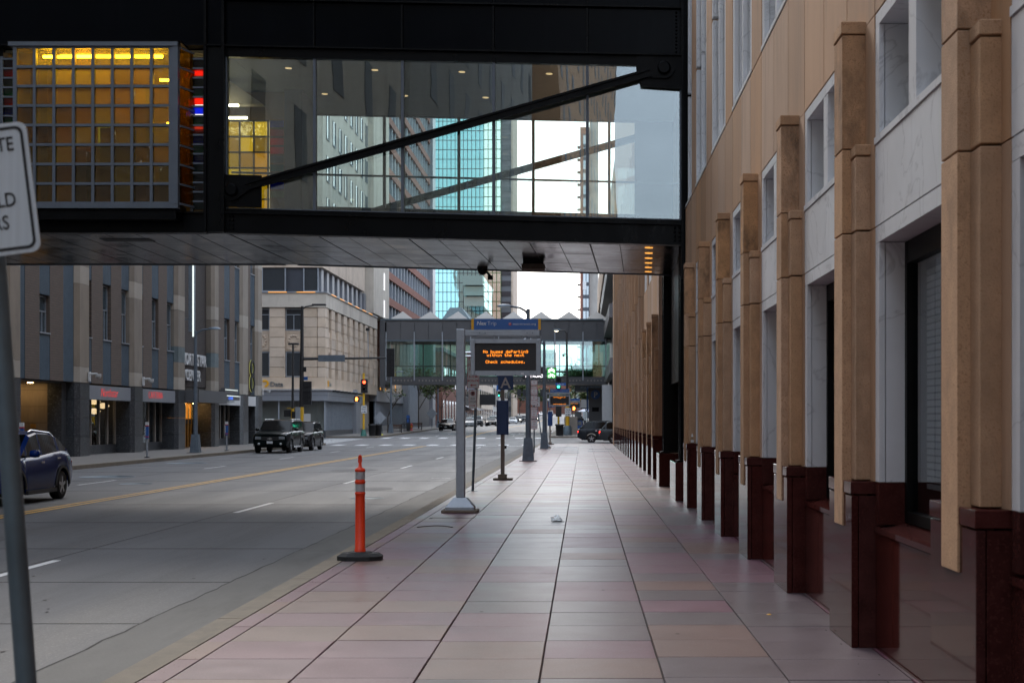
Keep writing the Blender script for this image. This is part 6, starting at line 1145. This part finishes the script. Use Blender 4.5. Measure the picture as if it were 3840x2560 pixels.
# ================================================================== VEHICLES
def lerp(pts, s):
    if s <= pts[0][0]: return pts[0][1]
    for (a, b), (c, d) in zip(pts, pts[1:]):
        if s <= c: t = (s - a) / (c - a); return b + (d - b) * t
    return pts[-1][1]
def car(name, label, cat, loc, rz, paint_, C, group=None, detail=True, lights=False, tails=False):
    L, Wd = C['L'], C['W']; H2 = Wd / 2; rw = C['r']; wf, wr = C['wf'], C['wf'] + C['wb']; sill = C.get('sill', .24)
    t = thing(name, label, cat, loc, rz, group)
    st = sorted(set([round(L * i / 44, 3) for i in range(45)] + [round(c + k * (rw + .06) / 5, 3) for c in (wf, wr) for k in range(-5, 6)] + [p[0] for p in C['roof']])); st = [s for s in st if 0 <= s <= L]
    def zb(s):
        z = sill + (.10 * max(0, 1 - s / .5) ** 2) + (.16 * max(0, (s - L + .55) / .55) ** 2)
        for c in (wf, wr):
            d = abs(s - c); a = rw + .065
            if d < a: z = max(z, rw + math.sqrt(a * a - d * d))
        return z
    def hw(s): e = max(0, 1 - s / .75), max(0, (s - L + .6) / .6); return H2 * (1 - C.get('nose', .16) * e[0] ** 2.2 - .09 * e[1] ** 2)
    def zs(s): return lerp(C['belt'], s)
    fr = [(.965, 0), (.99, .18), (1.0, .42), (.99, .68), (.965, .88), (.90, 1.0)]
    def ring(s):
        w, a, b = hw(s), zb(s), zs(s); r = [(w * k, a + (b - a) * f) for k, f in fr]; r += [(w * .6, b + .035), (0, b + .05)]; return r
    m = MB(); m.smooth = True; vs = []; n = 8
    for s in st:
        rg = ring(s); vs += [(x, s - L / 2, z) for x, z in rg] + [(-x, s - L / 2, z) for x, z in rg[:-1]]
    k = 2 * n - 1; fs = []
    for i in range(len(st) - 1):
        a, b = i * k, (i + 1) * k
        for j in range(n - 1): fs.append((a + j, a + j + 1, b + j + 1, b + j))
        for j in range(n, 2 * n - 2): fs.append((a + j, b + j, b + j + 1, a + j + 1))
        fs.append((a + 2 * n - 2, b + 2 * n - 2, b + n - 1, a + n - 1))
    m.add(vs, fs); m.smooth = False
    for i in (0, len(st) - 1): a = i * k; m.add(vs[a:a + k], [tuple(range(n)) + tuple(range(2 * n - 2, n - 1, -1))])
    # roof and pillars share the paint; windows are panes of their own
    rf = C['roof']; R0, R1, R2, R3 = rf[0][0], C['top'][0], C['top'][1], rf[-1][0]
    gst = sorted(set([s for s in st if R0 <= s <= R3] + C['pillars'] + [R0, R1, R2, R3])); tw = C.get('tw', .74); bodyg = m; wins = {}
    def gring(s):
        b = zs(s) + .0; zr = max(lerp(rf, s), b + .02); f = (zr - b) / (C['H'] - b); w0 = hw(s) * .90; w1 = w0 + (H2 * tw - w0) * min(1, f); return [(w0, b), (w1 + .015, zr - .07 * min(1, f * 2)), (w1 * .9, zr - .012), (0, zr + .01)]
    for i in range(len(gst) - 1):
        s0, s1 = gst[i], gst[i + 1]; mid = (s0 + s1) / 2; g0, g1 = gring(s0), gring(s1); y0, y1 = s0 - L / 2, s1 - L / 2; pil = any(abs(mid - p) < .07 for p in C['pillars'])
        for sgn in (1, -1):
            q = lambda g, j, y: (sgn * g[j][0], y, g[j][1])
            side = [q(g0, 0, y0), q(g0, 1, y0), q(g1, 1, y1), q(g1, 0, y1)]
            if pil or mid < R0 + .12 or mid > R3 - .15: bodyg.add(side, [(0, 1, 2, 3)])
            else: wins.setdefault(('side_window', sgn, sum(mid > p for p in C['pillars'])), MB()).add(side, [(0, 1, 2, 3)])
            for j in (1, 2):
                top = [q(g0, j, y0), q(g0, j + 1, y0), q(g1, j + 1, y1), q(g1, j, y1)]
                if mid < R1: (bodyg if j == 1 else wins.setdefault(('windscreen', 0, 0), MB())).add(top, [(0, 1, 2, 3)])
                elif mid > R2: (bodyg if j == 1 else wins.setdefault(('rear_window', 0, 0), MB())).add(top, [(0, 1, 2, 3)])
                else: bodyg.add(top, [(0, 1, 2, 3)])
    m.sm = [True if i < len(fs) else f for i, f in enumerate(m.sm)]
    body = m.build('body', paint_, t)
    for (nm, a, b), w in wins.items(): w.build(nm, 'car_glass', t)
    B('underbody', 'black', t, -H2 * .88, H2 * .88, -L / 2 + .25, L / 2 - .3, sill - .03, zs(L / 2) - .1 if False else sill + .3)
    for c in (wf, wr):
        for s in (-1, 1):
            wx = s * (H2 - .13); w = link('wheel', None, t, (wx, c - L / 2, rw)); tyre = MB().lathe([(rw * .62, -.1), (rw * .93, -.11), (rw, -.08), (rw, .08), (rw * .93, .11), (rw * .62, .1)], n=24, ax='X').build('tyre', 'tyre', w)
            rm_ = MB(); rm_.lathe([(rw * .70, s * .10), (rw * .68, s * .118), (rw * .63, s * .112), (rw * .6, s * .106), (0, s * .106)], n=24, ax='X')
            for kk in range(5):
                a = 2 * math.pi * kk / 5 + .3; u = Vector((0, math.cos(a), math.sin(a))); v = Vector((0, -math.sin(a), math.cos(a))); o = Vector((s * .114, 0, 0)); rm_.mat(1).add([o + v * .045, o - v * .045, o + u * rw * .6 - v * .03, o + u * rw * .6 + v * .03], [(0, 1, 2, 3)]).mat(0)
            rm_.mat(1).lathe([(rw * .18, s * .118), (0, s * .122)], n=12, ax='X'); rm_.build('rim', ['trim', 'alloy'], w)
    yf, yr = -L / 2, L / 2; zf = zs(0); zr_ = zs(L)
    for s in (-1, 1):
        x0, x1 = sorted((s * H2 * .48, s * H2 * .82)); b = B('headlight', 'head' if lights else 'lens', t, x0, x1, yf - .012, yf + .14, zf - .26, zf - .10, bev=.015)
        x0, x1 = sorted((s * H2 * .55, s * H2 * .905)); B('taillight', 'tail' if tails else 'lens_red', t, x0, x1, yr - .22, yr + .012, zr_ - .28, zr_ - .08, bev=.02)
        if detail:
            my = C['roof'][0][0] + .42 - L / 2; mz = zs(R0 + .4) + .06; MB().lathe([(0, -.12), (.075, -.09), (.09, 0), (.075, .09), (0, .12)], (s * (H2 + .1), my, mz + .03), 12, 'X').build('door_mirror', paint_, t); MB().tube((s * H2 * .9, my, mz - .03), (s * (H2 + .05), my, mz), .025, n=6).build('mirror_arm', 'trim', t)
            for p in C['pillars'][1:3]: 
                sy = p - L / 2 - .28; x0, x1 = sorted((s * (H2 * .985), s * (H2 * 1.012))); B('door_handle', 'chrome', t, x0, x1, sy, sy + .17, zs(p) - .17, zs(p) - .13)
            x0, x1 = sorted((s * H2 * .93, s * (H2 + .03))); B('side_step', C.get('step', 'trim'), t, x0, x1, wf - L / 2 + rw + .12, wr - L / 2 - rw - .12, sill - .04, sill + .05)
            if C.get('rails'): MB().path([(s * H2 * tw * .93, R1 + .1 - L / 2, C['H'] - .03), (s * H2 * tw * .93, R1 + .3 - L / 2, C['H'] + .01), (s * H2 * tw * .93, R2 - .3 - L / 2, lerp(rf, R2 - .3) + .015), (s * H2 * tw * .93, R2 - .05 - L / 2, lerp(rf, R2 - .05) - .02)], .022, 6).build('roof_rail', C['rails'], t)
            for c in (wf, wr):
                a_ = MB(); nn = 14
                for q in range(nn):
                    t0, t1 = math.pi * q / nn, math.pi * (q + 1) / nn; e = rw + .065; f2 = e + .06; pts = [(c - L / 2 + rr * math.cos(tt), rw + rr * math.sin(tt)) for rr, tt in ((e, t0), (f2, t0), (f2, t1), (e, t1))]; x0, x1 = sorted((s * H2 * .97, s * (H2 * 1.012))); a_.prism(pts, 'X', x0, x1)
                a_.build('wheel_arch', C.get('arch', paint_), t)
    B('grille', 'trim', t, -H2 * .46, H2 * .46, yf - .015, yf + .1, zf - .30, zf - .12); B('front_bumper', C.get('bump', paint_), t, -H2 * .80, H2 * .80, yf - .03, yf + .15, sill + .08, sill + .30, bev=.03); B('rear_bumper', C.get('bump', paint_), t, -H2 * .85, H2 * .85, yr - .12, yr + .03, sill + .16, sill + .42, bev=.03)
    B('number_plate', 'sign_white', t, -.16, .16, yf - .045, yf - .03, sill + .20, sill + .33); B('number_plate', 'sign_white', t, -.16, .16, yr + .012, yr + .02, zr_ - .42, zr_ - .28)
    if C.get('badge'): MB().prism([(-.14, zf - .235), (-.05, zf - .235), (-.05, zf - .26), (.05, zf - .26), (.05, zf - .235), (.14, zf - .235), (.12, zf - .185), (.05, zf - .185), (.05, zf - .16), (-.05, zf - .16), (-.05, zf - .185), (-.12, zf - .185)], 'Y', yf - .03, yf - .016).build('badge', 'chrome', t); B('grille_bar', paint_, t, -H2 * .46, H2 * .46, yf - .022, yf - .0151, zf - .225, zf - .195)
    if C.get('fog'):
        for s in (-1, 1): MB().lathe([(.06, 0), (.06, -.02), (0, -.03)], (s * H2 * .6, yf - .03, sill + .18), 12, 'Y').build('fog_lamp', 'sign_white', t)
    return t
XO = dict(L=4.3, W=1.79, H=1.60, wb=2.61, wf=.86, r=.33, belt=[(0, .78), (.35, .92), (1.1, 1.0), (2.2, 1.03), (3.5, 1.12), (4.05, 1.10), (4.3, .98)], roof=[(1.08, 1.0), (1.95, 1.53), (2.4, 1.60), (3.1, 1.57), (3.6, 1.47), (4.1, 1.10)], top=(1.95, 3.6), pillars=[1.5, 2.42, 3.42], rails='chrome', arch='trim', tw=.74)
TA = dict(L=5.05, W=2.0, H=1.86, wb=2.95, wf=.95, r=.385, sill=.34, belt=[(0, 1.02), (.2, 1.10), (1.35, 1.20), (2.6, 1.22), (5.05, 1.22)], roof=[(1.38, 1.2), (2.05, 1.80), (2.6, 1.86), (4.75, 1.84), (4.98, 1.3)], top=(2.05, 4.8), pillars=[1.75, 2.75, 3.75, 4.85], rails='chrome', nose=.08, tw=.80, badge=1, fog=1, step='chrome')
SV = dict(L=4.75, W=1.9, H=1.74, wb=2.75, wf=.92, r=.36, sill=.28, belt=[(0, .92), (.3, 1.02), (1.2, 1.10), (3, 1.13), (4.5, 1.14), (4.75, 1.05)], roof=[(1.2, 1.1), (2.0, 1.67), (2.5, 1.74), (4.1, 1.70), (4.62, 1.15)], top=(2.0, 4.2), pillars=[1.6, 2.55, 3.5, 4.3], rails='trim', arch='trim', tw=.78, bump='trim')
SD = dict(L=4.75, W=1.83, H=1.46, wb=2.75, wf=.95, r=.33, sill=.20, belt=[(0, .68), (.4, .82), (1.3, .93), (2.8, .97), (4.2, 1.0), (4.75, .92)], roof=[(1.3, .93), (2.15, 1.40), (2.6, 1.46), (3.2, 1.43), (4.05, 1.0)], top=(2.15, 3.3), pillars=[1.75, 2.6, 3.4], tw=.70)
car('crossover_car', 'dark blue crossover car at the left edge behind the leaning post', 'car', (-13.08, 32.0, -.15), 0, 'paint_blue', XO)
car('parked_car', 'dark green black large vehicle with roof rails parked at the left kerb', 'car', (-17.2, 80.6, -.15), 0, 'paint_green', TA, group='cars parked at the left kerb')
car('parked_car', 'black sport utility vehicle parked right behind the large dark green one', 'car', (-17.15, 86.9, -.15), 0, 'paint_black', SV, group='cars parked at the left kerb')
car('crossing_car', 'dark grey vehicle with red tail lights crossing right, rear one of two', 'car', (1.95, 113, -.15), R(90), 'paint_dkgrey', SV, group='cars crossing the junction', tails=True)
car('crossing_car', 'grey vehicle half hidden by the stone building, front one of two crossing', 'car', (3.62, 109.4, -.15), R(90), 'paint_grey', SV, group='cars crossing the junction', tails=True)
for (x, y, C, p, lab, lt) in ((-16.6, 174, SD, 'paint_black', 'black hatchback facing the camera beyond the far bridge', False), (-17.2, 217, SD, 'paint_silver', 'silver sedan parked just right of the nearest sign pole', False), (-17.3, 231, SV, 'paint_dkgrey', 'dark vehicle parked behind the silver sedan', False), (-15.5, 240, SD, 'paint_black', 'black sedan facing the camera left of the navy case', False), (-15.9, 252, SV, 'paint_silver', 'pale vehicle roof showing behind the far black sedan', False),
                          (-16.3, 330, SD, 'paint_white', 'far white sedan just right of the navy case', False), (-15.8, 345, SV, 'paint_black', 'far dark vehicle with lit headlights behind the white sedan', True), (-14.4, 352, SV, 'paint_grey', 'far grey vehicle third right of the navy case', False), (-12.6, 372, SV, 'paint_grey', 'far vehicle with bright headlights near the lamp pole', True), (-14, 480, SD, 'paint_white', 'white car on the distant rise, left one', False), (-11.5, 500, SV, 'paint_silver', 'silver vehicle on the distant rise, middle one', False), (-9, 520, SD, 'paint_white', 'white car on the distant rise, right one', False), (-16.5, 510, SD, 'sign_red', 'red car on the distant rise', False)):
    car('far_car', lab, 'car', (x, y, gz(y) - .15), 0, p, C, group='cars far along the street', detail=y < 260, lights=lt)
# ================================================================== TREES
def tree(name, label, x, y, h, cr, leaf, nleaf, seed, trunk=.12, bare=False, group='street trees', ls=.22):
    rg = random.Random(seed); t = thing(name, label, 'tree', (x, y, gz(y)), group=group); m = MB(); tips = []
    def grow(p, d, ln, r, lv):
        q = p + d * ln; m.tube(p, q, r, r * .7, n=6, cap=False)
        if lv == 0: tips.append(q); return
        for _ in range(rg.choice((2, 3, 3))):
            nd = (d + Vector((rg.uniform(-.75, .75), rg.uniform(-.75, .75), rg.uniform(-.1, .5)))).normalized(); grow(q, nd, ln * rg.uniform(.62, .82), r * .62, lv - 1)
        if lv < 3: tips.append(q)
    grow(Vector((0, 0, 0)), Vector((rg.uniform(-.05, .05), 0, 1)), h * .36, trunk, 4); m.build('trunk', 'bark', t)
    if nleaf:
        f = MB(); 
        for _ in range(nleaf):
            c = rg.choice(tips) + Vector((rg.gauss(0, cr), rg.gauss(0, cr), rg.gauss(0, cr * .8))); u = Vector((rg.uniform(-1, 1), rg.uniform(-1, 1), rg.uniform(-.6, .6))).normalized(); v = u.cross(Vector((rg.uniform(-1, 1), rg.uniform(-1, 1), 1))).normalized(); s = ls * rg.uniform(.6, 1.3)
            f.mat(0 if rg.random() < .6 else 1); f.add([c - u * s, c + v * s * .5, c + u * s, c - v * s * .5], [(0, 1, 2, 3)])
        f.build('crown', leaf, t)
    return t
tree('street_tree', 'bare young tree beside the bench under the far bridge', -20.6, 150, 4.6, .2, ['leaf_light', 'leaf'], 40, 11, .07)
tree('street_tree', 'thin leafed street tree left of the black hatchback', -20.6, 178, 6.6, .45, ['leaf_light', 'leaf'], 900, 12, .09); tree('street_tree', 'thin leafed street tree in front of the red brick shop', -20.4, 205, 7.0, .5, ['leaf_light', 'leaf'], 1000, 13, .09)
tree('street_tree', 'dense green tree far right beyond the entrance canopy', .4, 262, 9.5, .9, ['leaf', 'leaf_light'], 5200, 14, .16, ls=.3); tree('street_tree', 'second dense green tree behind the blue parking sign', 2.6, 275, 9.0, .9, ['leaf', 'leaf_light'], 4200, 15, .16, ls=.3); tree('street_tree', 'lower bushy green tree right of the white sign board', 1.6, 235, 5.0, .7, ['leaf_light', 'leaf'], 2500, 16, .12, ls=.26)
tree('street_tree', 'light green tree far along the left pavement by the parking blade', -17.9, 400, 9, 1.0, ['leaf_light', 'leaf'], 4200, 17, .16, ls=.35); tree('street_tree', 'small light green tree in front of the gabled hall', -14, 545, 8, 1.0, ['leaf', 'leaf_light'], 2800, 18, .16, ls=.4); tree('street_tree', 'green tree low at the far end of the street', -6, 548, 7, 1.0, ['leaf', 'leaf_light'], 2400, 19, .16, ls=.4)
# ================================================================== PEOPLE
def person(label, x, y, rz, top, legs, hgt=1.72, stride=.12):
    k = hgt / 1.75; V3 = lambda a, b, c: (a * k, b * k, c * k)
    J = dict(pelvis=(0, 0, .95), waist=(0, 0, 1.12), chest=(0, 0, 1.34), neck=(0, 0, 1.50), head=(0, -.02, 1.60), crown=(0, -.01, 1.70),
             ls=(.18, 0, 1.42), le=(.24, .02, 1.15), lh=(.24, -.06, .90), lf=(.23, -.09, .80), rs=(-.18, 0, 1.42), re=(-.24, .03, 1.15), rh=(-.24, -.04, .90), rf=(-.23, -.07, .80),
             lhip=(.10, 0, .90), lk=(.10, -stride, .50), la=(.10, -stride * .6, .08), lt=(.11, -stride * .6 - .17, .03), rhip=(-.10, 0, .90), rk=(-.10, stride * .6, .50), ra=(-.10, stride * 1.4, .09), rtoe=(-.11, stride * 1.4 - .15, .03))
    rad = dict(pelvis=(.16, .11), waist=(.14, .10), chest=(.17, .11), neck=(.055, .055), head=(.085, .10), crown=(.07, .085), ls=(.07, .07), le=(.05, .05), lh=(.035, .035), lf=(.025, .03), rs=(.07, .07), re=(.05, .05), rh=(.035, .035), rf=(.025, .03), lhip=(.10, .10), lk=(.07, .07), la=(.05, .05), lt=(.04, .03), rhip=(.10, .10), rk=(.07, .07), ra=(.05, .05), rtoe=(.04, .03))
    nm = list(J); ed = [('pelvis', 'waist'), ('waist', 'chest'), ('chest', 'neck'), ('neck', 'head'), ('head', 'crown'), ('chest', 'ls'), ('ls', 'le'), ('le', 'lh'), ('lh', 'lf'), ('chest', 'rs'), ('rs', 're'), ('re', 'rh'), ('rh', 'rf'), ('pelvis', 'lhip'), ('lhip', 'lk'), ('lk', 'la'), ('la', 'lt'), ('pelvis', 'rhip'), ('rhip', 'rk'), ('rk', 'ra'), ('ra', 'rtoe')]
    me = bpy.data.meshes.new('person'); me.from_pydata([V3(*J[n]) for n in nm], [(nm.index(a), nm.index(b)) for a, b in ed], []); o = bpy.data.objects.new('tmp', me); col.objects.link(o)
    sk_ = o.modifiers.new('s', 'SKIN'); sd = o.modifiers.new('d', 'SUBSURF'); sd.levels = 1; sv = me.skin_vertices[0].data
    for i, n in enumerate(nm): sv[i].radius = [r * k for r in rad[n]]; sv[i].use_root = (n == 'pelvis')
    dg = bpy.context.evaluated_depsgraph_get(); me2 = bpy.data.meshes.new_from_object(o.evaluated_get(dg)); bpy.data.objects.remove(o); me2.name = 'person'; me2.materials.clear()
    for mm in (top, legs, 'skin', 'hair', 'sign_black'): me2.materials.append(MATS[mm])
    for p in me2.polygons:
        z, yy = p.center.z / k, p.center.y; p.use_smooth = True
        p.material_index = 4 if z < .09 else 1 if (z < .96 and abs(p.center.x) < .19 * k) else 2 if (z < .93 or (z > 1.47 and z < 1.62 and p.center.y < .0)) else 3 if z > 1.52 else 0
    return tag(link('person', me2, None, (x, y, gz(y)), (0, 0, rz)), label, 'person', 'people on the far right pavement')
person('person in a black jacket and dark red trousers walking beside the news box', -.15, 150, R(180), 'cloth_black', 'cloth_red', 1.78)
person('person in a white top standing by the far parasol, leftmost', -.6, 236, R(20), 'cloth_white', 'cloth_grey'); person('person in dark clothes between two in white by the parasol', .3, 234, R(-60), 'cloth_black', 'cloth_grey', 1.68); person('person in a white top by the far parasol, rightmost', 1.1, 238, R(90), 'cloth_white', 'cloth_black', 1.7); person('person in grey walking in front of the far dense tree', -1.2, 226, R(0), 'cloth_grey', 'cloth_black', 1.75)
